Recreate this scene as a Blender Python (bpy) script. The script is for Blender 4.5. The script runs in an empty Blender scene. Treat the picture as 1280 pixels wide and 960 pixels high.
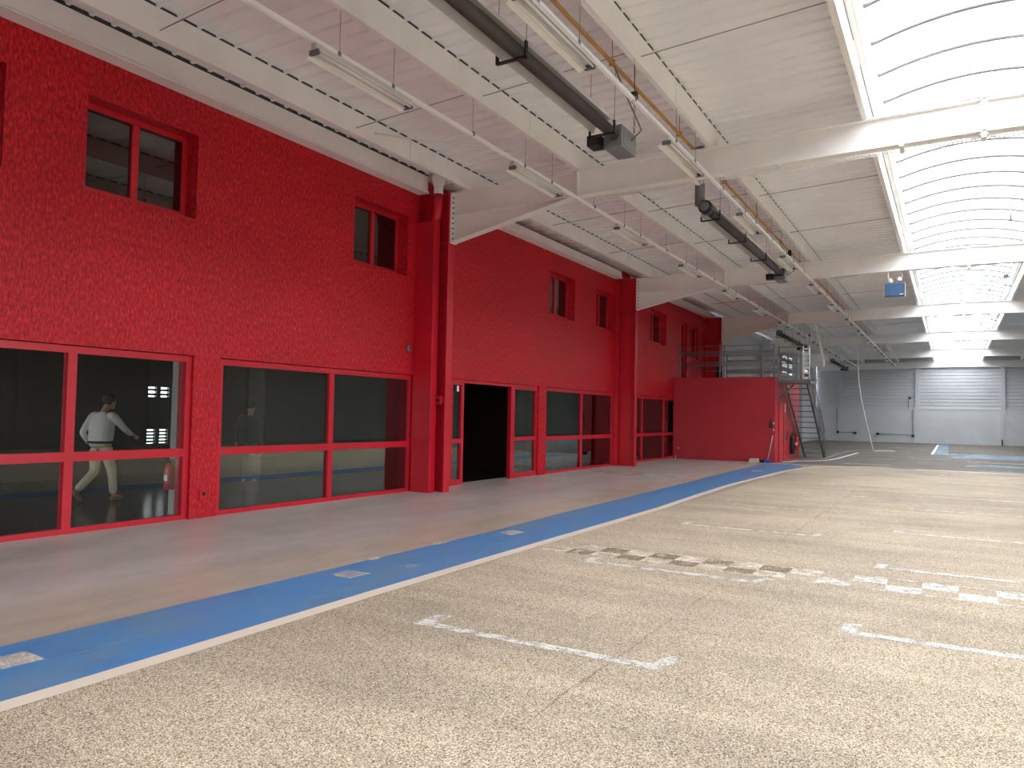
import bpy, bmesh, math, random
from mathutils import Vector, Matrix

random.seed(7)
SC = bpy.context.scene
COL = SC.collection
PI = math.pi

# ------------------------------------------------------------------ helpers
class MB:
    """collects boxes, prisms, tubes ... and links them as ONE mesh object"""
    def __init__(s):
        s.v = []; s.f = []; s.sm = []
    def add(s, vs, fs, smooth=False):
        b = len(s.v)
        s.v += [tuple(p) for p in vs]
        s.f += [tuple(b + i for i in f) for f in fs]
        s.sm += [smooth] * len(fs)
        return s
    def box(s, x0, x1, y0, y1, z0, z1):
        vs = [(x, y, z) for x in (x0, x1) for y in (y0, y1) for z in (z0, z1)]
        return s.add(vs, [(0, 1, 3, 2), (4, 6, 7, 5), (0, 4, 5, 1), (2, 3, 7, 6), (0, 2, 6, 4), (1, 5, 7, 3)])
    def prism(s, poly, d, off=(0, 0, 0)):
        """poly: 3-D polygon points; extruded along vector d"""
        n = len(poly); d = Vector(d)
        a = [Vector(p) + Vector(off) for p in poly]
        b = [p + d for p in a]
        fs = [tuple(range(n))[::-1], tuple(range(n, 2 * n))]
        fs += [(i, (i + 1) % n, n + (i + 1) % n, n + i) for i in range(n)]
        return s.add(a + b, fs)
    def tube(s, pts, r, n=8, cap=True, r2=None):
        pts = [Vector(p) for p in pts]; m = len(pts)
        rs = [r] * m if not isinstance(r, (list, tuple)) else r
        vs = []; fs = []
        prevN = None
        for i, p in enumerate(pts):
            if i == 0: t = pts[1] - p
            elif i == m - 1: t = p - pts[i - 1]
            else: t = (pts[i + 1] - p).normalized() + (p - pts[i - 1]).normalized()
            t.normalize()
            if prevN is None:
                u = Vector((0, 0, 1)) if abs(t.z) < .9 else Vector((1, 0, 0))
                N = (u - t * u.dot(t)).normalized()
            else:
                N = (prevN - t * prevN.dot(t)).normalized()
            prevN = N; B = t.cross(N)
            for k in range(n):
                a = 2 * PI * k / n
                vs.append(p + (N * math.cos(a) + B * math.sin(a)) * rs[i])
        for i in range(m - 1):
            for k in range(n):
                fs.append((i * n + k, i * n + (k + 1) % n, (i + 1) * n + (k + 1) % n, (i + 1) * n + k))
        s.add(vs, fs, True)
        if cap:
            b = len(s.v) - len(vs)
            s.f += [tuple(b + k for k in range(n))[::-1], tuple(b + (m - 1) * n + k for k in range(n))]
            s.sm += [False, False]
        return s
    def lathe(s, c, prof, axis='z', n=16):
        """prof: list of (radius, height) about an axis through c"""
        vs = []; fs = []; m = len(prof)
        for r, h in prof:
            for k in range(n):
                a = 2 * PI * k / n; p, q = r * math.cos(a), r * math.sin(a)
                o = {'z': (p, q, h), 'x': (h, p, q), 'y': (q, h, p)}[axis]
                vs.append((c[0] + o[0], c[1] + o[1], c[2] + o[2]))
        for i in range(m - 1):
            for k in range(n):
                fs.append((i * n + k, i * n + (k + 1) % n, (i + 1) * n + (k + 1) % n, (i + 1) * n + k))
        s.add(vs, fs, True)
        b = len(s.v) - len(vs)
        s.f += [tuple(b + k for k in range(n))[::-1], tuple(b + (m - 1) * n + k for k in range(n))]
        s.sm += [False, False]
        return s
    def quad(s, a, b, c, d):
        return s.add([a, b, c, d], [(0, 1, 2, 3)])
    def poly2d(s, pts, z0, z1):
        return s.prism([(x, y, z0) for x, y in pts], (0, 0, z1 - z0))
    def mesh(s, name):
        me = bpy.data.meshes.new(name)
        me.from_pydata(s.v, [], s.f)
        me.polygons.foreach_set('use_smooth', s.sm)
        me.update()
        bm = bmesh.new(); bm.from_mesh(me)
        bmesh.ops.recalc_face_normals(bm, faces=bm.faces)
        bm.to_mesh(me); bm.free()
        return me

def link(name, me, mat=None, parent=None):
    o = bpy.data.objects.new(name, me); COL.objects.link(o)
    if mat is not None: me.materials.append(mat)
    if parent is not None: o.parent = parent
    return o

def obj(name, mb, mat, parent=None, world=True, bevel=0):
    """world=True: the shapes are in world metres even when the part has a parent"""
    me = mb.mesh(name)
    if parent is not None and world:
        off = Vector((0, 0, 0)); p = parent
        while p is not None:
            off += p.location; p = p.parent
        me.transform(Matrix.Translation(-off))
    o = link(name, me, mat, parent)
    if bevel:
        m = o.modifiers.new('bevel', 'BEVEL'); m.width = bevel; m.segments = 2; m.limit_method = 'ANGLE'
    return o

def tag(o, label=None, cat=None, group=None, kind=None):
    if label: o['label'] = label
    if cat: o['category'] = cat
    if group: o['group'] = group
    if kind: o['kind'] = kind
    return o

def thing(name, label, cat, loc=(0, 0, 0), rz=0, group=None):
    o = bpy.data.objects.new(name, None); COL.objects.link(o)
    o.location = loc; o.rotation_euler = (0, 0, rz); o.empty_display_size = .1
    return tag(o, label, cat, group)

def struct(name, mb, mat):
    return tag(obj(name, mb, mat), kind='structure')

def struct_root(name, loc=(0, 0, 0)):
    o = bpy.data.objects.new(name, None); COL.objects.link(o); o.location = loc; o.empty_display_size = .1
    return tag(o, kind='structure')

def dup(root, loc, label=None, group=None):
    """a copy of a thing with copies of its parts and sub-parts"""
    r = root.copy(); COL.objects.link(r); r.location = loc
    if label: r['label'] = label
    if group: r['group'] = group
    for ch in list(root.children):
        c = ch.copy(); COL.objects.link(c); c.parent = r
        for g in list(ch.children):
            d = g.copy(); COL.objects.link(d); d.parent = c
    return r

ORD = ['first', 'second', 'third', 'fourth', 'fifth', 'sixth', 'seventh', 'eighth', 'ninth', 'tenth',
       'eleventh', 'twelfth', 'thirteenth', 'fourteenth', 'fifteenth', 'sixteenth']

# ------------------------------------------------------------------ materials
def srgb(r, g, b):
    f = lambda c: ((c / 255 + .055) / 1.055) ** 2.4 if c / 255 > .04045 else c / 255 / 12.92
    return (f(r), f(g), f(b), 1)

def mat_new(name):
    m = bpy.data.materials.new(name); m.use_nodes = True
    nt = m.node_tree; b = nt.nodes['Principled BSDF']
    return m, nt, b

def N(nt, t, **kw):
    n = nt.nodes.new(t)
    for k, v in kw.items():
        if k in n.inputs.keys(): n.inputs[k].default_value = v
        else: setattr(n, k, v)
    return n

def ramp(nt, src, stops, interp='LINEAR'):
    r = nt.nodes.new('ShaderNodeValToRGB'); r.color_ramp.interpolation = interp
    e = r.color_ramp.elements
    while len(e) < len(stops): e.new(.5)
    for el, (p, c) in zip(e, stops):
        el.position = p; el.color = c if len(c) == 4 else (*c, 1)
    nt.links.new(src, r.inputs[0])
    return r.outputs[0]

def coords(nt, scale=(1, 1, 1)):
    tc = nt.nodes.new('ShaderNodeTexCoord')
    mp = nt.nodes.new('ShaderNodeMapping'); mp.inputs['Scale'].default_value = scale
    nt.links.new(tc.outputs['Object'], mp.inputs[0])
    return mp.outputs[0]

def noise(nt, co, scale, detail=3, rough=.55):
    n = N(nt, 'ShaderNodeTexNoise', Scale=scale, Detail=detail, Roughness=rough)
    nt.links.new(co, n.inputs['Vector'])
    return n.outputs[0]

def mixc(nt, fac, a, b, mode='MIX'):
    m = nt.nodes.new('ShaderNodeMix'); m.data_type = 'RGBA'; m.blend_type = mode
    for sock, val in ((m.inputs[0], fac), (m.inputs[6], a), (m.inputs[7], b)):
        if hasattr(val, 'is_linked'): nt.links.new(val, sock)
        else: sock.default_value = val
    return m.outputs[2]

def math_(nt, op, a, b=None):
    m = nt.nodes.new('ShaderNodeMath'); m.operation = op
    for i, v in enumerate((a, b)):
        if v is None: continue
        if hasattr(v, 'is_linked'): nt.links.new(v, m.inputs[i])
        else: m.inputs[i].default_value = v
    return m.outputs[0]

def bump(nt, b, h, strength, dist):
    bp = N(nt, 'ShaderNodeBump', Strength=strength, Distance=dist)
    nt.links.new(h, bp.inputs['Height']); nt.links.new(bp.outputs[0], b.inputs['Normal'])

def plain(name, col, rough=.5, metal=0, var=.12, vscale=3.0, spec=.5, bmp=0):
    """painted or metal surface with slight uneven colour"""
    m, nt, b = mat_new(name)
    co = coords(nt)
    n = noise(nt, co, vscale, 4)
    lo = tuple(c * (1 - var) for c in col[:3]) + (1,)
    hi = tuple(min(1, c * (1 + var)) for c in col[:3]) + (1,)
    nt.links.new(ramp(nt, n, [(.3, lo), (.7, hi)]), b.inputs['Base Color'])
    b.inputs['Roughness'].default_value = rough; b.inputs['Metallic'].default_value = metal
    b.inputs['Specular IOR Level'].default_value = spec
    if bmp: bump(nt, b, noise(nt, co, 60, 3), bmp, .003)
    return m

M = {}
M['white_steel'] = plain('white painted steel', srgb(240, 239, 235), .45, 0, .05, 1.3)
M['deck'] = plain('white roof deck', srgb(243, 243, 244), .5, 0, .05, 1.0)
M['white_bright'] = plain('white trim', srgb(238, 238, 236), .5, 0, .03, 1.0)
M['grey_steel'] = plain('galvanised grey steel', srgb(128, 130, 130), .45, .35, .1, 5)
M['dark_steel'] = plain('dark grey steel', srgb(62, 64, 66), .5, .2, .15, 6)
M['cap_grey'] = plain('grey lamp holder', srgb(104, 106, 108), .5, 0, .08, 6)
M['rod_grey'] = plain('pale grey rod', srgb(168, 168, 166), .5, 0, .06, 6)
M['pipe_grey'] = plain('grey conduit', srgb(112, 113, 115), .5, 0, .08, 6)
M['black'] = plain('black plastic', srgb(24, 24, 25), .5, 0, .1, 8)
M['tube_dark'] = plain('burnt dark tube', srgb(66, 56, 53), .55, .2, .25, 4)
M['alu'] = plain('aluminium reflector', srgb(206, 206, 206), .45, .15, .08, 3)
M['burner'] = plain('grey burner casing', srgb(118, 122, 122), .5, 0, .08, 6)
M['gas'] = plain('ochre gas pipe', srgb(192, 146, 78), .5, 0, .15, 3)
M['red_smooth'] = plain('red gloss paint', srgb(196, 24, 44), .38, 0, .08, 1.6)
M['red_block'] = plain('red block paint', srgb(180, 46, 56), .5, 0, .08, .9, bmp=.15)
M['red_ext'] = plain('extinguisher red', srgb(200, 24, 24), .3, 0, .06, 8)
M['blue_box'] = plain('blue casing', srgb(58, 94, 132), .45, 0, .08, 10)
M['blue_plastic'] = plain('blue plastic', srgb(40, 92, 170), .45, 0, .08, 10)
M['cream'] = plain('cream reflector', srgb(230, 226, 216), .4, 0, .05, 3)
M['tube_glass'] = plain('fluorescent tube', srgb(240, 240, 238), .25, 0, .02, 3)
M['conduit'] = plain('white conduit', srgb(240, 240, 238), .4, 0, .03, 3)
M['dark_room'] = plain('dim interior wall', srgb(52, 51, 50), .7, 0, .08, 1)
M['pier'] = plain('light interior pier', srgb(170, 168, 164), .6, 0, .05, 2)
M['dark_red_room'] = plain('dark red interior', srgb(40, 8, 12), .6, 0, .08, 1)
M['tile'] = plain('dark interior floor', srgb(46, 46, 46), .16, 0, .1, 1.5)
M['wood'] = plain('white stick', srgb(214, 200, 190), .5, 0, .06, 8)
M['block_white'] = plain('white concrete block', srgb(205, 200, 190), .7, 0, .08, 6)
M['skin'] = plain('skin', srgb(196, 140, 116), .5, 0, .05, 12)
M['shirt'] = plain('white shirt', srgb(232, 230, 226), .8, 0, .04, 12)
M['trousers'] = plain('beige trousers', srgb(206, 194, 174), .8, 0, .05, 12)
M['suit'] = plain('black suit', srgb(26, 26, 30), .75, 0, .1, 12)
M['hair'] = plain('dark hair', srgb(38, 30, 26), .6, 0, .2, 40)
M['leather'] = plain('brown leather', srgb(130, 100, 74), .45, 0, .1, 20)
M['belt'] = plain('black belt', srgb(20, 18, 18), .4, 0, .1, 20)

# red rough-cast wall
m, nt, b = mat_new('red rough cast render'); M['red_wall'] = m
co = coords(nt, (1, 1, .45))
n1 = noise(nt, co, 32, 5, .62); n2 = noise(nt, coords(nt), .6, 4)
c1 = ramp(nt, n1, [(.34, srgb(150, 7, 16)), (.5, srgb(196, 18, 32)), (.66, srgb(232, 42, 64))])  # palest specks put glints off the rough relief into the colour
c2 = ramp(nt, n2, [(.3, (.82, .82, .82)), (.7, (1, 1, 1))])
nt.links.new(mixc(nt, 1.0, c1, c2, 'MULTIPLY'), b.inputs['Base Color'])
b.inputs['Roughness'].default_value = .45; b.inputs['Specular IOR Level'].default_value = .32
bump(nt, b, n1, .9, .014)

# ceiling/wall whites with cladding
M['white_wall'] = plain('white wall cladding', srgb(204, 206, 210), .8, 0, .04, .7)
M['grey_wall'] = plain('grey concrete wall', srgb(158, 158, 155), .6, 0, .06, .8)
M['white_concrete'] = plain('white painted concrete', srgb(210, 212, 215), .8, 0, .05, 1.2, bmp=.2)

# asphalt
def asphalt(name, lo, mid, hi, tint):
    m, nt, b = mat_new(name)
    co = coords(nt)
    vo = N(nt, 'ShaderNodeTexVoronoi', Scale=190.0); nt.links.new(co, vo.inputs['Vector'])
    sep = nt.nodes.new('ShaderNodeSeparateColor'); nt.links.new(vo.outputs['Color'], sep.inputs[0])
    grain = ramp(nt, sep.outputs[0], [(0, lo), (.42, mid), (.8, hi), (1, tuple(min(1, c * 1.25) for c in hi[:3]) + (1,))])
    big = ramp(nt, noise(nt, co, .33, 6, .6), [(.32, (.74, .72, .7)), (.62, (1.04, 1.03, 1.0))])
    streak = ramp(nt, noise(nt, coords(nt, (.25, 2.4, 1)), 1.0, 5, .6), [(.38, (.83, .82, .81)), (.62, (1.03, 1.02, 1.0))])
    c = mixc(nt, 1.0, grain, big, 'MULTIPLY'); c = mixc(nt, .8, c, streak, 'MULTIPLY')
    # long crack / construction joint running away from the camera
    sx = nt.nodes.new('ShaderNodeSeparateXYZ'); tc = nt.nodes.new('ShaderNodeTexCoord'); nt.links.new(tc.outputs['Object'], sx.inputs[0])
    wob = math_(nt, 'MULTIPLY', math_(nt, 'SUBTRACT', noise(nt, co, 2.2, 6, .7), .5), .14)
    d = math_(nt, 'ABSOLUTE', math_(nt, 'ADD', math_(nt, 'ADD', sx.outputs[0], 1.82), wob))
    k = ramp(nt, d, [(0.002, (.66, .63, .6)), (.012, (1, 1, 1))])
    br = ramp(nt, noise(nt, co, 1.4, 4), [(.4, (0, 0, 0)), (.55, (1, 1, 1))])
    c = mixc(nt, br, c, mixc(nt, 1.0, c, k, 'MULTIPLY'))
    c = mixc(nt, 1.0, c, tint, 'MULTIPLY')
    nt.links.new(c, b.inputs['Base Color'])
    b.inputs['Roughness'].default_value = .72
    b.inputs['Specular IOR Level'].default_value = .2
    bump(nt, b, sep.outputs[0], .25, .004)
    return m
M['asphalt'] = asphalt('tan asphalt', srgb(84, 74, 63), srgb(186, 170, 148), srgb(236, 222, 200), (.88, .88, .89, 1))
M['asphalt_grey'] = asphalt('grey asphalt', srgb(76, 72, 66), srgb(140, 134, 126), srgb(178, 172, 164), (.66, .66, .66, 1))

# concrete walkway
m, nt, b = mat_new('polished grey concrete'); M['concrete'] = m
co = coords(nt)
c = ramp(nt, noise(nt, coords(nt, (1, .35, 1)), 1.1, 6, .6), [(.25, srgb(168, 165, 161)), (.5, srgb(188, 184, 180)), (.75, srgb(206, 201, 196))])
st = ramp(nt, noise(nt, coords(nt, (2.2, .22, 1)), 2.6, 7, .72), [(.25, (.84, .81, .77)), (.65, (1.03, 1.02, 1.0))])
sx = nt.nodes.new('ShaderNodeSeparateXYZ'); tc = nt.nodes.new('ShaderNodeTexCoord'); nt.links.new(tc.outputs['Object'], sx.inputs[0])
edge = ramp(nt, math_(nt, 'ADD', sx.outputs[0], 6.6), [(.1, (0, 0, 0)), (.95, (.85, .85, .85))])
c = mixc(nt, edge, c, mixc(nt, 1.0, c, st, 'MULTIPLY'))
c = mixc(nt, edge, c, mixc(nt, 1.0, c, srgb(247, 236, 220), 'MULTIPLY'))
fs_ = ramp(nt, noise(nt, coords(nt, (1.6, .7, 1)), 2.4, 8, .72), [(.3, (.86, .85, .84)), (.5, (1, 1, 1)), (.75, (1.05, 1.04, 1.03))])
c = mixc(nt, 1.0, c, fs_, 'MULTIPLY')
scr = ramp(nt, noise(nt, coords(nt, (5, 1.1, 1)), 3.0, 8, .8), [(.30, (.55, .5, .46)), (.37, (1, 1, 1))])
c = mixc(nt, edge, c, mixc(nt, 1.0, c, scr, 'MULTIPLY'))
nt.links.new(c, b.inputs['Base Color'])
rr = ramp(nt, noise(nt, co, 1.3, 4), [(.3, (.30, .30, .30)), (.7, (.43, .43, .43))])
nt.links.new(rr, b.inputs['Roughness'])

# paints on the floor, worn through to the ground below
def paint(name, col, lo, hi, scale=9, rough=.5, dirt=.12, fine=60):
    m, nt, b = mat_new(name)
    co = coords(nt)
    d = ramp(nt, noise(nt, co, 2.0, 5), [(.3, tuple(c * (1 - dirt) for c in col[:3])), (.7, col[:3])])
    nt.links.new(d, b.inputs['Base Color']); b.inputs['Roughness'].default_value = rough
    w = math_(nt, 'ADD', math_(nt, 'MULTIPLY', noise(nt, co, scale, 5, .6), .55), math_(nt, 'MULTIPLY', noise(nt, co, fine, 2), .45))
    a = ramp(nt, w, [(lo, (0, 0, 0)), (hi, (1, 1, 1))])
    tr = nt.nodes.new('ShaderNodeBsdfTransparent'); mx = nt.nodes.new('ShaderNodeMixShader')
    nt.links.new(a, mx.inputs[0]); nt.links.new(tr.outputs[0], mx.inputs[1]); nt.links.new(b.outputs[0], mx.inputs[2])
    nt.links.new(mx.outputs[0], nt.nodes['Material Output'].inputs[0])
    return m
M['paint_white'] = paint('worn white paint', srgb(218, 214, 206), .38, .53)
M['paint_line'] = paint('white edge line paint', srgb(226, 216, 198), .2, .34, 5)
M['paint_thin'] = paint('thin worn line paint', srgb(224, 214, 196), .42, .56, 7)
M['paint_dark'] = paint('faded brown paint', srgb(158, 143, 123), .44, .6, 6)
M['paint_cream'] = paint('faded cream paint', srgb(234, 222, 202), .40, .58, 6)
M['paint_screed'] = paint('pale screed', srgb(212, 206, 198), .36, .6, 3)
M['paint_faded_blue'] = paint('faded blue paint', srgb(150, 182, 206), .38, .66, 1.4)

m, nt, b = mat_new('blue floor paint'); M['paint_blue'] = m
co = coords(nt)
c = ramp(nt, noise(nt, coords(nt, (1.4, .5, 1)), 1.5, 7, .68), [(.3, srgb(112, 138, 158)), (.44, srgb(84, 136, 180)), (.6, srgb(64, 132, 192)), (.78, srgb(96, 156, 204))])
sp = ramp(nt, noise(nt, coords(nt, (1.2, .5, 1)), 1.9, 7, .75), [(.30, (.62, .66, .7)), (.45, (1, 1, 1))])
sl = ramp(nt, noise(nt, coords(nt, (9, .5, 1)), 1.6, 4, .6), [(.66, (0, 0, 0)), (.74, (.35, .35, .35))])
c = mixc(nt, .8, c, sp, 'MULTIPLY'); c = mixc(nt, sl, c, srgb(176, 196, 208))
nt.links.new(c, b.inputs['Base Color'])
b.inputs['Roughness'].default_value = .42

# window glass: clear panes that mirror the hall
def glass(name, tint, k):
    m = bpy.data.materials.new(name); m.use_nodes = True
    nt = m.node_tree; nt.nodes.clear()
    out = nt.nodes.new('ShaderNodeOutputMaterial'); mx = nt.nodes.new('ShaderNodeMixShader')
    tr = N(nt, 'ShaderNodeBsdfTransparent', Color=tint); gl = N(nt, 'ShaderNodeBsdfGlossy', Color=(.95, .97, .96, 1), Roughness=0.0)
    fr = N(nt, 'ShaderNodeFresnel', IOR=1.5)
    nt.links.new(math_(nt, 'MULTIPLY', fr.outputs[0], k), mx.inputs[0])
    nt.links.new(tr.outputs[0], mx.inputs[1]); nt.links.new(gl.outputs[0], mx.inputs[2]); nt.links.new(mx.outputs[0], out.inputs[0])
    return m
M['glass'] = glass('shop window glass', (.80, .84, .82, 1), .85)
M['dimming_pane'] = glass('louvre dimming pane', (.34, .35, .36, 1), .12)  # tinted only to cut the daylight through the far louvres
M['glass_upper'] = glass('upper window glass', (.5, .53, .52, 1), 2.2)

# translucent roof-light sheet: lets the sky through, fine flutes every few centimetres
m = bpy.data.materials.new('translucent roof light sheet'); m.use_nodes = True; M['sheet'] = m
nt = m.node_tree; nt.nodes.clear()
out = nt.nodes.new('ShaderNodeOutputMaterial'); mx = N(nt, 'ShaderNodeMixShader', Fac=.35)
tc = nt.nodes.new('ShaderNodeTexCoord'); sx = nt.nodes.new('ShaderNodeSeparateXYZ'); nt.links.new(tc.outputs['Object'], sx.inputs[0])
fl = math_(nt, 'SINE', math_(nt, 'MULTIPLY', sx.outputs[1], 2 * PI / .178))
tcol = ramp(nt, math_(nt, 'ADD', math_(nt, 'MULTIPLY', fl, .5), .5), [(0, (.9, .91, .93)), (1, (.97, .97, .96))])
tr = nt.nodes.new('ShaderNodeBsdfTransparent'); nt.links.new(tcol, tr.inputs[0])
tl = N(nt, 'ShaderNodeBsdfTranslucent', Color=(.9, .9, .9, 1)); nt.links.new(tcol, tl.inputs[0])
nt.links.new(tr.outputs[0], mx.inputs[1]); nt.links.new(tl.outputs[0], mx.inputs[2])
# opaque ridges of the corrugation
rid = ramp(nt, math_(nt, 'ADD', math_(nt, 'MULTIPLY', fl, .5), .5), [(.022, (1, 1, 1)), (.024, (0, 0, 0))])
df = N(nt, 'ShaderNodeBsdfDiffuse', Color=(.72, .73, .76, 1)); m2 = nt.nodes.new('ShaderNodeMixShader')
nt.links.new(rid, m2.inputs[0]); nt.links.new(mx.outputs[0], m2.inputs[1]); nt.links.new(df.outputs[0], m2.inputs[2]); nt.links.new(m2.outputs[0], out.inputs[0])

# ------------------------------------------------------------------ main dimensions
XW = -9.0            # face of the red wall
XR = .396            # ridge
YB = [12.0 + 10 * k for k in range(5)]       # portal frames
YBACK = 62.06
Y0 = -9.0
def ztop(x): return 5.918 - .0165 * abs(x - XR)      # top of the frames
def zdeck(x): return ztop(x) + .36                   # underside of the deck
KX0, KX1 = -1.04, 1.83                               # roof light trimmers

# ------------------------------------------------------------------ floor
struct('floor', MB().poly2d([(-4.1, Y0), (10, Y0), (10, 27.45), (-4.1, 27.45)], -.2, 0), M['asphalt'])
struct('floor', MB().poly2d([(-9.0, 27.45), (10, 27.45), (10, YBACK), (-9.0, YBACK)], -.2, 0), M['asphalt_grey'])
struct('floor', MB().poly2d([(-9.3, Y0), (-4.1, Y0), (-4.1, 27.45), (-9.3, 27.45)], -.2, 0), M['concrete'])

# ------------------------------------------------------------------ red wall with its openings
UPPER = [(2.72, 4.26), (5.18, 6.73), (9.91, 11.41), (17.37, 18.87), (20.34, 21.74), (24.95, 26.64)]
SHOP = [(1.9, 6.78, [3.5, 5.15]), (7.22, 11.70, [9.52]), (17.27, 21.80, [19.52]), (23.0, 27.9, [24.38, 26.62])]
ENTR = (13.02, 16.85)
openings = [(a, b_, 4.12, 5.28) for a, b_ in UPPER]
openings += [(a, b_, 0, 2.24) for a, b_, _ in SHOP]
openings += [(ENTR[0], ENTR[1], 0, 2.24)]
UPDOORS = [(28.45, 29.15, 3.0, 5.22), (29.56, 30.66, 3.9, 5.24), (31.2, 31.78, 3.0, 5.2)]
openings += UPDOORS

def holed_wall(y0, y1, z0, z1, x0, x1, ops):
    mb = MB()
    ys = sorted({y0, y1, *[o[0] for o in ops], *[o[1] for o in ops]})
    zs = sorted({z0, z1, *[o[2] for o in ops], *[o[3] for o in ops]})
    def solid(a, c):
        ym = (ys[a] + ys[a + 1]) / 2; zm = (zs[c] + zs[c + 1]) / 2
        return not any(o[0] < ym < o[1] and o[2] < zm < o[3] for o in ops)
    ny, nz = len(ys) - 1, len(zs) - 1
    idx = {}
    def vid(i, k, x):
        if (i, k, x) not in idx:
            idx[(i, k, x)] = len(mb.v); mb.v.append((x, ys[i], zs[k]))
        return idx[(i, k, x)]
    def face(q): mb.f.append(q); mb.sm.append(False)
    for a in range(ny):
        for c in range(nz):
            if not solid(a, c): continue
            for x in (x0, x1):
                face((vid(a, c, x), vid(a + 1, c, x), vid(a + 1, c + 1, x), vid(a, c + 1, x)))
            for da, dc, e in ((-1, 0, ((a, c), (a, c + 1))), (1, 0, ((a + 1, c), (a + 1, c + 1))), (0, -1, ((a, c), (a + 1, c))), (0, 1, ((a, c + 1), (a + 1, c + 1)))):
                na, nc = a + da, c + dc
                if not (0 <= na < ny and 0 <= nc < nz) or not solid(na, nc):
                    (p, q), (r, s_) = e
                    face((vid(p, q, x0), vid(r, s_, x0), vid(r, s_, x1), vid(p, q, x1)))
    return mb
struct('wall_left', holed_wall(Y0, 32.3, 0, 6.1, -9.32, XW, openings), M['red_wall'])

LOUV = [(48.5, 53.4, 4.35, 5.62), (56.8, 59.4, 4.45, 5.6)]
struct('wall_left_far', holed_wall(32.3, YBACK, 0, 6.1, -9.2, XW, LOUV), M['white_wall'])

# interior behind the red wall
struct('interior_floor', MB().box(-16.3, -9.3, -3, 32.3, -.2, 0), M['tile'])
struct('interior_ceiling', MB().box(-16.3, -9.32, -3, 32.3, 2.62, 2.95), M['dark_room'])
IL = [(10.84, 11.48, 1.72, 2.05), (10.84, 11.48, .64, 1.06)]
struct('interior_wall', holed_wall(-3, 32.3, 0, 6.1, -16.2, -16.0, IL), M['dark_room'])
mbx = MB().box(-16.2, -9.32, -3.1, -3, 2.62, 6.1).box(-16.2, -9.32, 32.3, 32.4, 0, 6.1)  # near end left open below, added to let daylight reach the people
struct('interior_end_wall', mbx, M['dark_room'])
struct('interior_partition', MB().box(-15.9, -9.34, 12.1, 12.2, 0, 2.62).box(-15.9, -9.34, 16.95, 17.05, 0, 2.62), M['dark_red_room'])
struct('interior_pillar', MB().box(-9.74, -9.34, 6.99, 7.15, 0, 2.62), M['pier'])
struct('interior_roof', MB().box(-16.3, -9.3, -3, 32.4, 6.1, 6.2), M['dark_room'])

def frame_rect(mb, y0, y1, z0, z1, t, x0, x1, b=None):
    b = t if b is None else b
    mb.box(x0, x1, y0, y0 + t, z0, z1).box(x0, x1, y1 - t, y1, z0, z1)
    mb.box(x0, x1, y0 + t, y1 - t, z1 - t, z1).box(x0, x1, y0 + t, y1 - t, z0, z0 + b)

def pane(mb, y0, y1, z0, z1, x):
    mb.box(x - .006, x, y0, y1, z0, z1)

wn = 0
for a, c in UPPER:
    wn += 1
    w = struct_root('window_%d' % wn, (-9.25, (a + c) / 2, 4.12))
    f = MB(); frame_rect(f, a, c, 4.12, 5.28, .07, -9.30, -9.23, .11)
    mid = (a + c) / 2
    f.box(-9.29, -9.225, mid - .045, mid + .045, 4.2, 5.2)
    obj('frame', f, M['red_smooth'], w)
    g = MB(); pane(g, a + .07, mid - .045, 4.23, 5.21, -9.262); pane(g, mid + .045, c - .07, 4.23, 5.21, -9.256)
    obj('glass', g, M['glass_upper'], w)
for a, c, mul in SHOP:
    wn += 1
    w = struct_root('window_%d' % wn, (-9.08, (a + c) / 2, 0))
    f = MB(); frame_rect(f, a, c, 0.0, 2.23, .085, -9.14, -9.045, .065)
    f.box(-9.135, -9.047, a + .085, c - .085, .855, .965)
    edges = [a + .085] + mul + [c - .085]
    for m_ in mul: f.box(-9.135, -9.046, m_ - .055, m_ + .055, .065, 2.145)
    obj('frame', f, M['red_smooth'], w)
    g = MB()
    for i in range(len(edges) - 1):
        l = edges[i] + (.055 if i else 0); r = edges[i + 1] - (.055 if i < len(edges) - 2 else 0)
        pane(g, l, r, .065, .855, -9.085); pane(g, l, r, .965, 2.145, -9.085)
    obj('glass', g, M['glass'], w)
    if mul == [24.38, 26.62]:
        h = MB().tube([(-9.045, 26.78, 1.02), (-9.0, 26.78, 1.02), (-9.0, 26.78, 1.32), (-9.045, 26.78, 1.32)], .013)
        tag(obj('door_handle', h, M['grey_steel'], w), label='bright pull handle')

# entrance: two glazed side panels and an open doorway between them
d = struct_root('door_1', (-9.08, 14.9, 0))
f = MB()
f.box(-9.14, -9.045, 13.02, 16.85, 2.17, 2.235)
for y0, y1 in ((13.02, 13.11), (13.44, 13.53), (15.54, 15.72), (16.77, 16.85)): f.box(-9.14, -9.045, y0, y1, 0, 2.17)
for y0, y1 in ((13.11, 13.44), (15.72, 16.77)):
    f.box(-9.135, -9.047, y0, y1, 0.0, .115); f.box(-9.135, -9.047, y0, y1, .885, .975); f.box(-9.135, -9.047, y0, y1, 2.12, 2.17)
obj('frame', f, M['red_smooth'], d)
g = MB()
for y0, y1 in ((13.11, 13.44), (15.72, 16.77)):
    pane(g, y0, y1, .115, .885, -9.085); pane(g, y0, y1, .975, 2.12, -9.085)
obj('glass', g, M['glass'], d)
s_ = MB().box(-9.078, -9.074, 13.3, 13.37, 1.98, 2.1)
obj('notice', s_, M['white_bright'], d)

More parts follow.
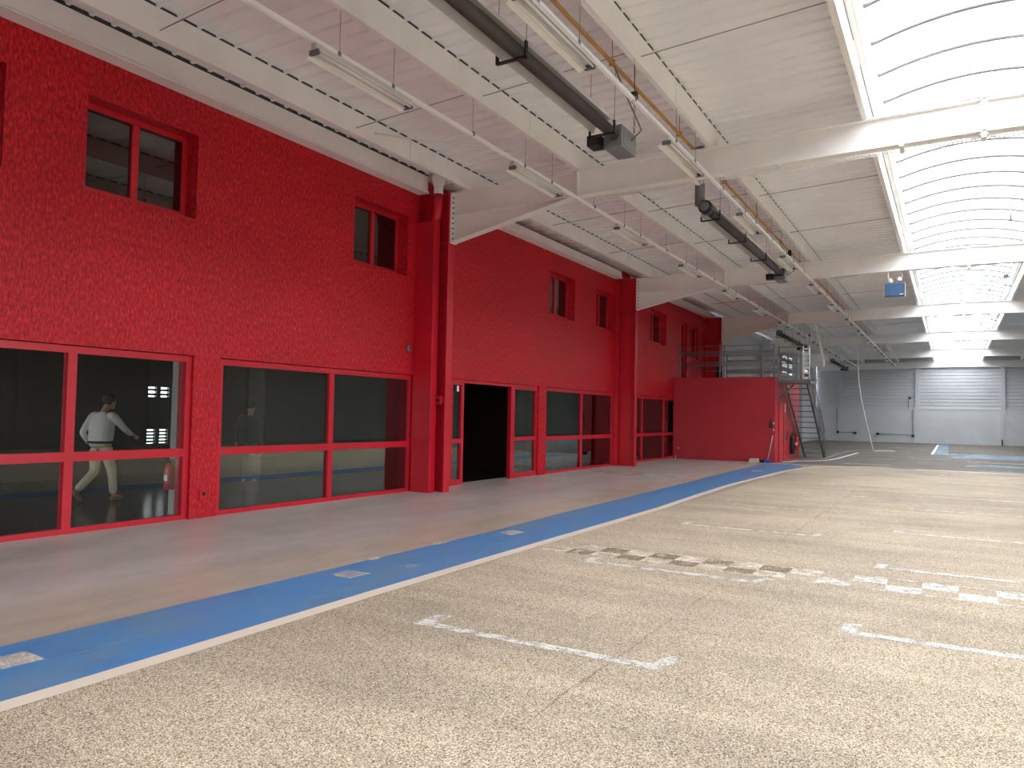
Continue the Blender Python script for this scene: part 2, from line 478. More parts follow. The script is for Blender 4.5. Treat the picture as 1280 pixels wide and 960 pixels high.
# upstairs doors and window opening on the platform
for i, (a, c, z0, z1) in enumerate(UPDOORS):
    nm = 'window_%d' % (wn + 1) if z0 > 3.5 else 'door_%d' % (2 + (i > 1))
    w = struct_root(nm, (-9.1, (a + c) / 2, z0))
    f = MB(); frame_rect(f, a, c, z0, z1, .07, -9.2, -9.1)
    if i == 1: f.box(-9.19, -9.1, (a + c) / 2 - .03, (a + c) / 2 + .03, z0 + .07, z1 - .07)
    else: f.box(-9.19, -9.1, a + .07, c - .07, z0 + .95, z0 + 1.05)
    obj('frame', f, M['red_smooth'], w)
    g = MB(); pane(g, a + .07, c - .07, z0 + .07, z1 - .07, -9.15)
    obj('glass', g, M['glass'], w)
wn += 1
# louvred openings
def louvre(a, c, z0, z1, x, cols, mat, gap=.16, tilt=.07):
    global wn
    wn += 1
    w = struct_root('window_%d' % wn, (x, (a + c) / 2, z0))
    f = MB(); frame_rect(f, a, c, z0, z1, .05, x - .08, x + .02)
    step = (c - a) / cols
    for k in range(1, cols): f.box(x - .08, x + .02, a + k * step - .05, a + k * step + .05, z0 + .05, z1 - .05)
    obj('frame', f, mat, w)
    s = MB(); n = int((z1 - z0 - .1) / gap)
    for k in range(n):
        z = z0 + .06 + (k + .5) * (z1 - z0 - .12) / n
        s.prism([(x - .06, a + .05, z - tilt / 2), (x - .05, a + .05, z - tilt / 2 - .008), (x, a + .05, z + tilt / 2 - .008), (x - .01, a + .05, z + tilt / 2)], (0, c - a - .1, 0))
    obj('slats', s, mat, w)
    if x > -10: g = MB(); pane(g, a + .05, c - .05, z0 + .05, z1 - .05, x - .075); obj('glass', g, M['dimming_pane'], w)  # tinted pane added to dim the daylight between the slats
louvre(*LOUV[0], XW - .06, 2, M['grey_steel'], .40, .22)
louvre(*LOUV[1], XW - .06, 1, M['grey_steel'], .40, .24)
louvre(*IL[0], -16.05, 2, M['dark_steel'], .08, .05)
louvre(*IL[1], -16.05, 2, M['dark_steel'], .08, .05)

# ------------------------------------------------------------------ back, right and front walls
PX = [-7.29, -2.22, 3.0, 8.2]
mb = MB().box(-9.3, 10.2, YBACK, YBACK + .3, 0, 2.45)
for p in PX: mb.box(p - .16, p + .16, YBACK - .03, YBACK, 0, 2.45)
for z in (.82, 1.63): mb.box(-9.0, 9.8, YBACK - .006, YBACK, z - .012, z + .012)
wb = struct('wall_back', mb, M['white_concrete'])
mb = MB()
pitch = .24; n = int(3.9 / pitch); prof = []
for k in range(n):
    z = 2.47 + k * pitch
    prof += [(0, z), (0, z + .15), (.035, z + .17), (.035, z + .22)]
prof += [(0, 2.47 + n * pitch)]
vs = []; fs = []
for x in (-9.2, 10.1):
    vs += [(x, YBACK + .10 + p, z) for p, z in prof]
k = len(prof)
fs = [(i, i + 1, k + i + 1, k + i) for i in range(k - 1)]
mb.add(vs, fs); mb.box(-9.3, 10.2, YBACK + .2, YBACK + .3, 2.45, 6.35)
struct('wall_back_upper', mb, M['white_wall'])
mb = MB()
for p in PX: mb.box(p - .05, p + .22, YBACK - .03, YBACK + .2, 2.45, 5.5)
mb.box(-9.0, 9.9, YBACK - .02, YBACK + .2, 2.43, 2.5)
struct('trim_1', mb, M['white_wall'])
mb = MB()
mb.prism([(-8.9, YBACK - .15, ztop(-8.9) - .45), (XR, YBACK - .15, ztop(XR) - .45), (9.7, YBACK - .15, ztop(9.7) - .45), (9.7, YBACK - .15, ztop(9.7)), (XR, YBACK - .15, ztop(XR)), (-8.9, YBACK - .15, ztop(-8.9))], (0, .3, 0))
struct('trim_2', mb, M['white_steel'])

ADDED_GATE = (3.0, 12.0, 4.0)                      # unseen doorway added in the right wall to light the red wall
mb = MB().box(9.8, 10.1, ADDED_GATE[1], YBACK, 0, 2.5).box(9.9, 10.2, ADDED_GATE[1], YBACK, 2.5, 6.3)
mb.box(9.8, 10.2, Y0, ADDED_GATE[0], 0, 6.3).box(9.8, 10.2, ADDED_GATE[0], ADDED_GATE[1], ADDED_GATE[2], 6.3)
for k in range(10): mb.box(9.74, 9.8, 14 + k * 5.0, 14.3 + k * 5.0, 0, 5.7)
struct('wall_right', mb, M['grey_wall'])

struct('wall_front', MB().box(-9.3, 10.2, Y0 - .3, Y0, 0, 6.4), M['white_wall'])
struct('floor_outside', MB().box(-30, 60, -45, Y0, -.25, -.02).box(10, 60, Y0, 70, -.25, -.02), M['asphalt_grey'])

# ------------------------------------------------------------------ ceiling: profiled deck left and right of the roof light
mb = MB()
P = .275
def deck(xa, xb):
    ys = []; y = Y0
    while y < YBACK + .3:
        ys += [(y, 0), (y + .04, 0), (y + .055, .03), (y + P - .015, .03)]
        y += P
    ys.append((y, 0))
    vs = [(xa, yy, zdeck(xa) + h) for yy, h in ys] + [(xb, yy, zdeck(xb) + h) for yy, h in ys]
    k = len(ys)
    mb.add(vs, [(i, i + 1, k + i + 1, k + i) for i in range(k - 1)])
    mb.add([(xa, Y0, zdeck(xa) + .12), (xb, Y0, zdeck(xb) + .12), (xb, YBACK + .3, zdeck(xb) + .12), (xa, YBACK + .3, zdeck(xa) + .12)], [(0, 1, 2, 3)])
deck(-9.3, KX0); deck(KX1, 10.2)
struct('ceiling', mb, M['deck'])

# roof light: two kerbs, barrel vault sheet, ribs
sk = struct_root('skylight_window', (XR, 25, 6.6))
ZS = 6.62; GX0, GX1 = -.93, 1.722
for sgn, xk in ((1, KX0 + .07), (-1, KX1 - .07)):
    k = MB()
    x0, x1 = sorted((xk, xk - sgn * .05)); k.box(x0, x1, Y0, YBACK, zdeck(KX0) - .02, ZS)
    obj('kerb', k, M['white_steel'], sk)
    k = MB(); x0, x1 = sorted((xk, xk + sgn * .03)); k.box(x0, x1, Y0, YBACK, zdeck(KX0) + .0, zdeck(KX0) + .13)
    x0, x1 = sorted((xk, xk + sgn * .06)); k.box(x0, x1, Y0, YBACK, ZS - .03, ZS)
    obj('kerb_trim', k, M['white_bright'], sk)
hw = (GX1 - GX0) / 2; RISE = .22
Rv = (hw * hw + RISE * RISE) / (2 * RISE); cz = ZS + RISE - Rv; A = math.asin(hw / Rv)
NA = 20
def vault(y, r=0, n=NA):
    return [(XR + (Rv + r) * math.sin(-A + 2 * A * i / n), y, cz + (Rv + r) * math.cos(-A + 2 * A * i / n)) for i in range(n + 1)]
vs = []; fs = []; step = .178 / 6; ny = int((YBACK - Y0) / step)
for j in range(ny + 1):
    y = Y0 + j * step
    vs += vault(y, .012 * math.sin(2 * PI * y / .178))
for j in range(ny):
    for i in range(NA):
        a = j * (NA + 1) + i
        fs.append((a, a + 1, a + NA + 2, a + NA + 1))
mb = MB(); mb.add(vs, fs, True)
obj('glazing', mb, M['sheet'], sk)
y = 9.97 - 1.07 * 12
first = None
while y < YBACK - .3:
    if y > 4:
        if first is None:
            r = MB(); r.tube(vault(0, -.04, 18), .034, 6)
            me = r.mesh('rib'); me.transform(Matrix.Translation((-XR, 0, -6.6)))
            first = link('rib', me, M['grey_steel'], sk); first.location = (0, y - 25, 0)
        else:
            c = first.copy(); COL.objects.link(c); c.parent = sk; c.location = (0, y - 25, 0)
    y += 1.07
# end lunettes
mb = MB()
for yy in (Y0, YBACK):
    mb.add(vault(yy), [tuple(range(NA + 1))])
obj('end_panel', mb, M['white_wall'], sk)

# smoke-vent openers under the roof light (triangular stays with a hanging rod)
for i, (yy, lab) in enumerate(((19.6, 'triangular smoke vent stay under the roof light before the second beam'),
                               (30.0, 'triangular smoke vent stay under the roof light before the third beam'),
                               (39.8, 'triangular smoke vent stay under the roof light before the fourth beam'),
                               (49.6, 'triangular smoke vent stay under the roof light before the fifth beam'))):
    t = thing('vent_opener', lab, 'vent opener', (1.7, yy, 6.3), group='smoke vent stays')
    mb = MB().tube([(1.75, yy, 6.44), (.97, yy, 6.28), (1.75, yy, 6.1)], .02)
    obj('stay', mb, M['grey_steel'], t)
    obj('rod', MB().tube([(1.14, yy, 6.24), (1.14, yy, 5.94)], .018), M['grey_steel'], t)
    obj('actuator', MB().box(1.52, 1.66, yy - .04, yy + .04, 6.42, 6.5), M['dark_steel'], t)

# ------------------------------------------------------------------ purlins
RIB_SHADE = MB()         # dark strips added for the shaded gaps in the deck ribs
def purlin(x, label, d=-1, x2=None):
    t = thing('purlin', label, 'purlin', (x, Y0, ztop(x)), group='roof purlins')
    z0, z1 = ztop(x), zdeck(x) - .003
    mb = MB()
    xs = sorted((x, x + d * .012)); mb.box(xs[0], xs[1], Y0, YBACK, z0, z1)
    fl = sorted((x + d * .012, x + d * .075)); mb.box(fl[0], fl[1], Y0, YBACK, z0, z0 + .012); mb.box(fl[0], fl[1], Y0, YBACK, z1 - .012, z1)
    lp = sorted((x + d * .065, x + d * .075)); mb.box(lp[0], lp[1], Y0, YBACK, z0 + .012, z0 + .035)
    obj('profile', mb, M['white_steel'], t)
    xs = sorted((x, x + d * .05)); RIB_SHADE.box(xs[0], xs[1], Y0, YBACK, zdeck(x) + .001, zdeck(x) + .029)
    for k in range(6):                       # lapped joints either side of every frame
        for dy in (-1.95, 1.25):
            y = 12 + 10 * k + dy
            if y + .7 < YBACK:
                xs = sorted((x, x - d * .014))
                obj('lap_plate', MB().box(xs[0], xs[1], y, y + .7, z0 + .02, z1 - .02), M['white_steel'], t)
    return t
purlin(-7.92, 'white steel purlin running the hall beside the red wall')
purlin(-5.61, 'second white steel purlin out from the red wall, above the left lamp row')
purlin(-3.30, 'third white steel purlin out from the red wall, above the ochre gas pipe')
purlin(KX0, 'white steel trimmer purlin along the left edge of the roof light')
purlin(KX1, 'white steel trimmer purlin along the right edge of the roof light', 1)
purlin(4.09, 'white steel purlin in the roof slope right of the roof light', 1)
purlin(6.40, 'outer white steel purlin in the roof slope right of the roof light', 1)

# sag rods between the purlins
PUR = [(-7.92, 'beside the red wall'), (-5.61, 'over the left lamps'), (-3.30, 'over the gas pipe'), (KX0, '')]
bayn = ['nearest', 'second', 'third', 'fourth', 'fifth']
gapn = ['wall-side', 'middle', 'skylight-side']
for k in range(0, 4):
    for g in range(3):
        for j, fr_ in enumerate((3.35, 6.7)):
            y = 2 + 10 * k + fr_
            xa, xb = PUR[g][0], PUR[g + 1][0]
            mb = MB().tube([(xa + .004, y, ztop(xa) + .10), (xb - .08, y - .06, ztop(xb) + .16)], .008, 6)
            o = obj('sag_rod', mb, M['rod_grey'])
            tag(o, 'thin %s tie rod in the %s roof bay, %s rod of its gap' % (gapn[g], bayn[k], ('front', 'rear')[j]), 'tie rod', 'tie rods between the purlins')
# diagonal wind bracing in the nearest bay and fly braces
tag(obj('wind_brace', MB().tube([(-7.9, 9.1, 5.93), (-5.8, 11.85, 5.96)], .014, 6), M['white_steel']), 'long white diagonal brace crossing the deck just before the nearest beam', 'brace')
for k, (lab) in enumerate(('white knee brace behind the nearest beam, beside the left lamp row', 'white knee brace behind the second beam, beside the left lamp row', 'white knee brace behind the third beam, above the platform')):
    y = YB[k]
    mb = MB().tube([(-5.95, y + .06, 5.40), (-6.6, y + .95, ztop(-6.6) + .1)], .02, 6)
    mb.tube([(-6.6, y + .95, ztop(-6.6) + .10), (-7.9, y + .95, ztop(-7.9) + .12)], .016, 6)
    tag(obj('knee_brace', mb, M['white_steel']), lab, 'brace', 'knee braces behind the beams')

# ------------------------------------------------------------------ gutters along the red wall
GL = ['white eaves gutter above the nearest stretch of red wall', 'white eaves gutter above the red wall between the two columns',
      'white eaves gutter above the red wall over the platform', 'white eaves gutter over the far white wall past the platform',
      'white eaves gutter over the far white wall, fourth past the nearest', 'white eaves gutter over the far white wall, farthest one']
for k in range(-1, 5):
    ya, yb = 2.0 + 10 * k + .45, 12 + 10 * k - .28
    if k == -1: ya, yb = Y0, 1.75
    if k == -1: continue
    if k == 0: ya = Y0
    t = thing('gutter', GL[k], 'gutter', (-8.85, ya, 5.78), group='eaves gutters')
    x1 = -8.78; zt = 6.1 if k <= 0 else 5.98
    mb = MB().box(-8.995, x1, ya, yb, 5.765, 5.78).box(x1 - .012, x1, ya, yb, 5.78, zt)
    obj('trough', mb, M['white_steel'], t)
    mb = MB().box(x1, x1 + .035, ya, yb, 5.76, 5.785).box(x1, x1 + .018, ya, yb, 5.80, 5.815)
    if k >= 1:
        y = ya + .6
        while y < yb - .3: mb.box(x1, x1 + .045, y, y + .12, 5.74, 5.80); y += 2.1
    obj('lip', mb, M['white_bright'], t)
    if k == 0: RIB_SHADE.box(x1 - .05, x1 - .004, ya, yb, zdeck(x1) - .02, zdeck(x1) + .029)

struct('rib_shade_strips', RIB_SHADE, M['dark_steel'])  # dark strips that put shade into the rib gaps

# ------------------------------------------------------------------ portal frames
BEAM = ['white steel roof beam nearest the camera, with a wire tray on its lower edge',
        'second white roof beam from the camera, a blue emergency light hanging from it',
        'third white roof beam from the camera, ending above the platform',
        'fourth white roof beam from the camera, just behind the stair',
        'fifth and farthest free white roof beam before the back wall']
HD = .455
def ibeam(k):
    y = YB[k]; t = thing('roof_beam', BEAM[k], 'beam', (XR, y, ztop(XR) - HD), group='portal frame beams')
    web = MB(); flt = MB(); flb = MB(); hau = MB(); hfl = MB()
    fw = .10; tf = .016
    for s in (-1, 1):
        xe = XR + s * 8.744
        pts = lambda dz0, dz1: [(XR, 0, ztop(XR) + dz0), (xe, 0, ztop(xe) + dz0), (xe, 0, ztop(xe) + dz1), (XR, 0, ztop(XR) + dz1)]
        web.prism([(a, y - .006, c) for a, _, c in pts(-HD, 0)], (0, .012, 0))
        flt.prism([(a, y - fw, c) for a, _, c in pts(-tf, 0)], (0, 2 * fw, 0))
        flb.prism([(a, y - fw, c) for a, _, c in pts(-HD, -HD + tf)], (0, 2 * fw, 0))
        xt = XR - s * -6.236
        zb = ztop(xe) - .96; zt_ = ztop(xt) - HD
        hau.prism([(xe, y - .006, ztop(xe) - HD), (xt, y - .006, zt_), (xe, y - .006, zb)], (0, .012, 0))
        hfl.prism([(xe, y - fw, zb), (xt, y - fw, zt_ - .012), (xt, y - fw, zt_ + .004), (xe, y - fw, zb + .016)], (0, 2 * fw, 0))
    obj('web', web, M['white_steel'], t); obj('top_flange', flt, M['white_steel'], t); obj('bottom_flange', flb, M['white_steel'], t)
    for nm, h in (('haunch_web', hau), ('haunch_flange', hfl)): obj(nm, h, M['white_steel'], t)
    st = MB()
    for s in (-1, 1):
        x = XR + s * 6.078; st.box(x - .007, x + .007, y - .09, y + .09, ztop(x) - HD + tf, ztop(x) - tf)
    obj('stiffener', st, M['white_steel'], t)
    rp = MB(); z1 = ztop(XR); rp.box(XR - .03, XR + .03, y - .1, y + .1, z1 - .54, z1 + .01)
    for s in (-1, 1): rp.prism([(XR, y - .006, z1 - HD), (XR + s * .42, y - .006, z1 - HD), (XR, y - .006, z1 - .53)], (0, .012, 0))
    obj('ridge_plate', rp, M['white_steel'], t)
    bo = MB()
    for s in (-1, 1):
        for j in range(6):
            for dy in (-.06, .06): bo.lathe((XR + s * .03, y + dy, z1 - .06 - j * .085), [(.016, 0), (.016, s * .022)], 'x', 6)
    obj('ridge_bolts', bo, M['white_steel'], t)
    ep = MB(); xe = XR - 8.744; ep.box(xe - .02, xe + .012, y - .1, y + .1, ztop(xe) - .975, ztop(xe) + .005)
    obj('end_plate', ep, M['white_steel'], t)
    bo = MB()
    for j in range(9):
        for dy in (-.06, .06): bo.lathe((xe + .012, y + dy, ztop(xe) - .09 - j * .1), [(.018, 0), (.018, .022)], 'x', 6)
    obj('end_bolts', bo, M['grey_steel'], t)
    return t
for k in range(5): ibeam(k)

# wire cable tray under the nearest beam
t = thing('cable_tray', 'perforated white wire cable tray clipped under the nearest roof beam', 'cable tray', (0, 12.14, 5.38))
mb = MB(); x0, x1 = -5.3, 5.0
def zt2(x): return ztop(x) - HD - .02
for yy in (12.12, 12.20):
    for xa, xb in ((x0, XR), (XR, x1)): mb.tube([(xa, yy, zt2(xa)), (xb, yy, zt2(xb))], .007, 5)
for xa, xb in ((x0, XR), (XR, x1)): mb.tube([(xa, 12.20, zt2(xa) + .05), (xb, 12.20, zt2(xb) + .05)], .007, 5)
obj('rail_wire', mb, M['white_steel'], t)
mb = MB(); x = x0
while x < x1:
    mb.box(x - .005, x + .005, 12.11, 12.21, zt2(x) - .006, zt2(x) + .006); mb.box(x - .005, x + .005, 12.195, 12.205, zt2(x), zt2(x) + .055); x += .055
obj('cross_wires', mb, M['white_steel'], t)
for x in (-3.6, -2.25, -.6, 1.1, 2.6):
    mb = MB().box(x - .03, x + .03, 11.87, 12.22, zt2(x) - .02, zt2(x) - .008).box(x - .03, x + .03, 11.875, 11.89, zt2(x) - .02, zt2(x) + .09)
    obj('clamp', mb, M['white_steel'], t)

# ------------------------------------------------------------------ red columns
CL = ['red steel column on the walkway left of the open entrance', 'red steel column on the walkway right of the two-pane shop window', 'red steel column standing on the platform']
def column(k, z0, mat, label):
    y = YB[k] - .03; t = thing('steel_column', label, 'column', (-8.35, y, z0), group='frame columns')
    ztp = ztop(-8.35) + .0
    obj('front_flange', MB().box(-8.395, -8.372, y - .1, y + .1, z0, ztp - .97).box(-8.395, -8.375, y - .1, y + .1, ztp - .97, ztp), mat, t)
    obj('web', MB().box(-8.98, -8.395, y - .008, y + .008, z0, ztp), mat, t)
    obj('rear_flange', MB().box(-8.998, -8.98, y - .1, y + .1, z0, ztp), mat, t)
    st = MB().box(-8.98, -8.395, y - .095, y + .095, ztp - .97, ztp - .955).box(-8.98, -8.395, y - .095, y + .095, ztp - .02, ztp)
    obj('stiffener', st, mat, t)
    return t
for k in range(2): column(k, 0, M['red_smooth'], CL[k])
column(2, 3.0, M['red_smooth'], CL[2])
column(3, 0, M['white_wall'], 'white steel column past the platform, under the fourth beam')
column(4, 0, M['white_wall'], 'white steel column near the far left corner, under the fifth beam')

# rainwater boxing and pipe by the first column
t = thing('downpipe', 'boxed red rainwater downpipe with a white outlet, left of the entrance column', 'downpipe', (-8.78, 11.75, 0))
obj('boxing', MB().box(-8.998, -8.56, 11.66, 11.85, 0, 5.2), M['red_smooth'], t, bevel=.006)
obj('elbow', MB().tube([(-8.62, 11.75, 5.2), (-8.58, 11.75, 5.32), (-8.55, 11.75, 5.46), (-8.55, 11.75, 5.74)], .088, 16), M['red_smooth'], t)
obj('outlet', MB().lathe((-8.55, 11.75, 5.73), [(.092, 0), (.092, .12), (.10, .16), (.14, .30), (.145, .35)], 'z', 16), M['white_steel'], t)
t = thing('downpipe', 'narrow red pipe boxing between the shop window and the second column', 'downpipe', (-8.95, 21.83, 0))
obj('boxing', MB().box(-8.998, -8.9, 21.80, 21.86, 0, 5.75), M['red_smooth'], t)

# small fittings on the wall and columns
t = thing('alarm_sounder', 'small round grey sounder on the red wall left of the boxed downpipe', 'alarm', (-9.0, 11.5, 2.74))
obj('base', MB().lathe((-8.998, 11.5, 2.74), [(.06, 0), (.06, .03), (.05, .045)], 'x', 18), M['grey_steel'], t)
obj('grille', MB().lathe((-8.953, 11.5, 2.74), [(.033, 0), (.028, .012)], 'x', 14), M['dark_steel'], t)
t = thing('call_point', 'small red call point box on the entrance column', 'alarm', (-8.46, 11.95, 1.76))
obj('box', MB().box(-8.55, -8.44, 11.81, 11.855, 1.68, 1.84).box(-8.55, -8.42, 11.855, 11.955, 1.70, 1.82), M['red_smooth'], t)
obj('glass_face', MB().box(-8.53, -8.47, 11.804, 11.81, 1.72, 1.80), M['black'], t)
for (y, z, lab) in ((7.0, .33, 'red socket plate low on the pier between the two front shop windows'),):
    t = thing('socket_plate', lab, 'socket', (-9, y, z))
    obj('plate', MB().box(-8.997, -8.985, y - .07, y + .05, z - .07, z + .07), M['red_smooth'], t)
    obj('outlet', MB().lathe((-8.985, y + .0, z), [(.028, 0), (.028, .006)], 'x', 14), M['black'], t)
t = thing('socket_plate', 'small round red fitting low on the red block beside the corner', 'socket', (-8.78, 27.49, .39))
obj('ring', MB().lathe((-8.78, 27.495, .39), [(.06, 0), (.06, -.03)], 'y', 16), M['red_smooth'], t)
obj('outlet', MB().lathe((-8.78, 27.465, .39), [(.03, 0), (.03, -.006)], 'y', 12), M['pier'], t)
tag(obj('floor_peg', MB().lathe((-8.84, 27.35, 0), [(.02, 0), (.02, .1), (.012, .12)], 'z', 10), M['block_white']), 'tiny white peg on the floor in the red corner', 'peg')

# ------------------------------------------------------------------ red block with the platform, rails and stair
BX0, BX1, BY0, BY1, BZ = -8.99, -5.33, 27.5, 32.25, 2.96
t = thing('storage_block', 'plain red storage block under the railed platform', 'storage room', ((BX0 + BX1) / 2, 29.9, 0))
mb = MB().box(BX0, BX1, BY0, BY1, 0, BZ)
obj('walls', mb, M['red_block'], t)
obj('platform_edge', MB().box(BX0, BX1 + .02, BY0 - .02, BY1, BZ, BZ + .03), M['red_block'], t)
dr = obj('door', MB().box(BX1, BX1 + .03, 28.12, 28.86, .02, 2.06), M['red_smooth'], t)
obj('door_frame', MB().box(BX1, BX1 + .05, 28.04, 28.12, 0, 2.12).box(BX1, BX1 + .05, 28.86, 28.94, 0, 2.12).box(BX1, BX1 + .05, 28.12, 28.86, 2.06, 2.12), M['red_smooth'], t)
obj('handle', MB().box(BX1 + .03, BX1 + .07, 28.2, 28.32, 1.0, 1.04), M['grey_steel'], dr)

# rail along the platform front
def rail_run(t, p0, p1, z, posts, mats):
    p0 = Vector(p0); p1 = Vector(p1)
    at = lambda u: p0 + (p1 - p0) * u
    po = []
    for u in posts:
        q = at(u); po.append(MB().tube([(q.x, q.y, z), (q.x, q.y, z + 1.2)], .022, 8))
    for q in po: obj('post', q, mats, t)
    for dz in (1.16, .96, .25):
        obj('rail', MB().tube([(p0.x, p0.y, z + dz), (p1.x, p1.y, z + dz)], .015, 8), mats, t)
    for lo in (.42, .79):
        s = MB()
        for j in range(5):
            zz = z + lo + j * .042
            s.tube([(p0.x, p0.y, zz), (p1.x, p1.y, zz)], .0125, 6)
        obj('infill_band', s, mats, t)
t = thing('guard_rail', 'grey steel guard rail along the front edge of the red platform', 'railing', (-7, 27.6, BZ + .03))
rail_run(t, (-8.78, 27.6, 0), (-5.4, 27.6, 0), BZ + .03, (0, .44, .485, .88, 1), M['grey_steel'])

# stair with landing
t = thing('steel_stair', 'grey open-tread steel stair with landing at the side of the red block', 'stair', (-4.9, 33.2, 0))
SX0, SX1 = -5.24, -4.5; YF, YT = 33.2, 28.9; ZL = 2.88
for x in (SX0, SX1):
    mb = MB().prism([(x - .02, YF + .12, 0), (x - .02, YF - .14, 0), (x - .02, YT - .12, ZL - .02), (x - .02, YT + .16, ZL - .02)], (.04, 0, 0))
    obj('stringer', mb, M['dark_steel'], t)
nt_ = 14
for i in range(1, nt_):
    u = i / nt_; y = YF + (YT - YF) * u; z = ZL * u
    obj('tread', MB().box(SX0 + .02, SX1 - .02, y - .13, y + .11, z - .035, z), M['grey_steel'], t)
obj('landing', MB().box(BX1 + .06, SX1 + .32, 27.595, YT, ZL - .09, ZL).box(BX1 + .06, SX1 + .55, 27.54, 27.59, ZL - .03, ZL + .02), M['grey_steel'], t)
obj('bracket', MB().tube([(BX1 + .05, 28.0, 2.25), (-4.75, 28.0, ZL - .09)], .04, 6), M['grey_steel'], t)
for u in (.03, .35, .68, 1.0):
    y = YF + (YT - YF) * u; z = ZL * u
    obj('rail_post', MB().tube([(SX1 + .04, y, max(z - .1, 0)), (SX1 + .04, y, z + .95)], .018, 8), M['grey_steel'], t)
for dz in (.95, .72, .5, .28):
    obj('handrail', MB().tube([(SX1 + .04, YF, dz + .02), (SX1 + .04, YT, ZL + dz)], .017 if dz > .9 else .012, 8), M['grey_steel'], t)
t = thing('safety_gate', 'tall pale slatted gate standing at the head of the stair', 'gate', (-4.4, 27.75, ZL))
mb = MB().tube([(-4.44, 27.7, ZL + .002), (-4.44, 27.7, ZL + 1.2)], .022, 8).tube([(-4.24, 27.7, ZL + .002), (-4.24, 27.7, ZL + 1.2)], .022, 8)
obj('upright', mb, M['white_bright'], t)
mb = MB()
for j in range(7):
    z = ZL + .08 + j * .165; mb.box(-4.44, -4.24, 27.69, 27.71, z, z + .05)
obj('slats', mb, M['white_bright'], t)
t = thing('guard_rail', 'short grey guard rail across the front of the stair landing', 'railing', (-4.9, 27.62, ZL))
rail_run(t, (-5.24, 27.63, 0), (-4.5, 27.63, 0), ZL + .002, (0, 1), M['grey_steel'])
t = thing('guard_rail', 'grey guard rail along the rear edge of the red platform', 'railing', (-7, 32.15, BZ + .03))
rail_run(t, (-8.2, 32.15, 0), (-5.4, 32.15, 0), BZ + .03, (0, .5, 1), M['grey_steel'])
# loose things on the platform
mb = MB()
rs = random.Random(3); ys_ = []
for i in range(9):
    for j in range(4): ys_.append((-6.95 + i * .09, 27.75 + j * .12, BZ + .035 + rs.random() * .09))
mb.add(ys_, [(i * 4 + j, i * 4 + j + 1, i * 4 + j + 5, i * 4 + j + 4) for i in range(8) for j in range(3)])
o = tag(obj('crumpled_sheet', mb, M['white_bright']), 'crumpled white sheet lying on the platform behind the rail', 'sheet')
sm_ = o.modifiers.new('thick', 'SOLIDIFY'); sm_.thickness = .006
t = thing('black_bag', 'slim black bag standing against the column on the platform', 'bag', (-7.55, 28.4, BZ + .03))
mb = MB().lathe((-7.5, 28.3, BZ + .03), [(.10, 0), (.13, .08), (.12, .42), (.08, .6), (.03, .66)], 'z', 14); obj('sack', mb, M['black'], t)
obj('strap', MB().tube([(-7.5, 28.22, BZ + .66), (-7.45, 28.18, BZ + .76), (-7.5, 28.3, BZ + .8), (-7.52, 28.34, BZ + .68)], .012, 6), M['black'], t)

# broom, dustpan, white block and wall box at the block
t = thing('broom', 'white-handled broom leaning on the red block corner', 'broom', (-5.5, 27.35, 0))
obj('handle', MB().tube([(-5.53, 27.28, .1), (-5.40, 27.475, .95)], .013, 8), M['wood'], t)
obj('head', MB().box(-5.64, -5.42, 27.22, 27.32, .03, .11).box(-5.63, -5.43, 27.225, 27.315, 0, .03), M['blue_plastic'], t, bevel=.01)
t = thing('dustpan', 'dark blue dustpan on the floor left of the broom', 'dustpan', (-5.78, 27.3, 0))
obj('pan', MB().prism([(-5.81, 27.12, 0.0), (-5.81, 27.36, 0.0), (-5.81, 27.36, .09), (-5.81, 27.34, .09), (-5.81, 27.33, .012), (-5.81, 27.12, .012)], (.155, 0, 0)), M['black'], t)
obj('grip', MB().tube([(-5.73, 27.365, .07), (-5.73, 27.44, .12)], .016, 8), M['blue_plastic'], t)
obj_ = obj('concrete_block', MB().prism([(-6.17, 27.2, 0), (-5.83, 27.2, 0), (-5.87, 27.2, .13), (-6.13, 27.2, .13)], (0, .25, 0)), M['block_white'], bevel=.008)
tag(obj_, 'small white concrete block on the floor against the red block', 'block')
t = thing('wall_phone', 'small dark wall box with a loop, near the front corner of the red block', 'wall box', (-5.47, 27.49, 1.38))
obj('case', MB().box(-5.52, -5.41, 27.42, 27.497, 1.22, 1.42), M['tube_dark'], t, bevel=.01)
obj('loop', MB().tube([(-5.47, 27.45, 1.42), (-5.48, 27.44, 1.55), (-5.45, 27.44, 1.6), (-5.44, 27.45, 1.42)], .008, 6), M['black'], t)
for z, lab in ((1.38, 'small pale switch at head height on the red block corner'), (1.15, 'small pale switch just below another on the red block corner')):
    t = thing('light_switch', lab, 'switch', (-5.36, 27.49, z))
    obj('plate', MB().box(-5.40, -5.345, 27.475, 27.498, z - .035, z + .035), M['pier'], t)
    obj('rocker', MB().box(-5.385, -5.36, 27.468, 27.475, z - .02, z + .02), M['white_bright'], t)

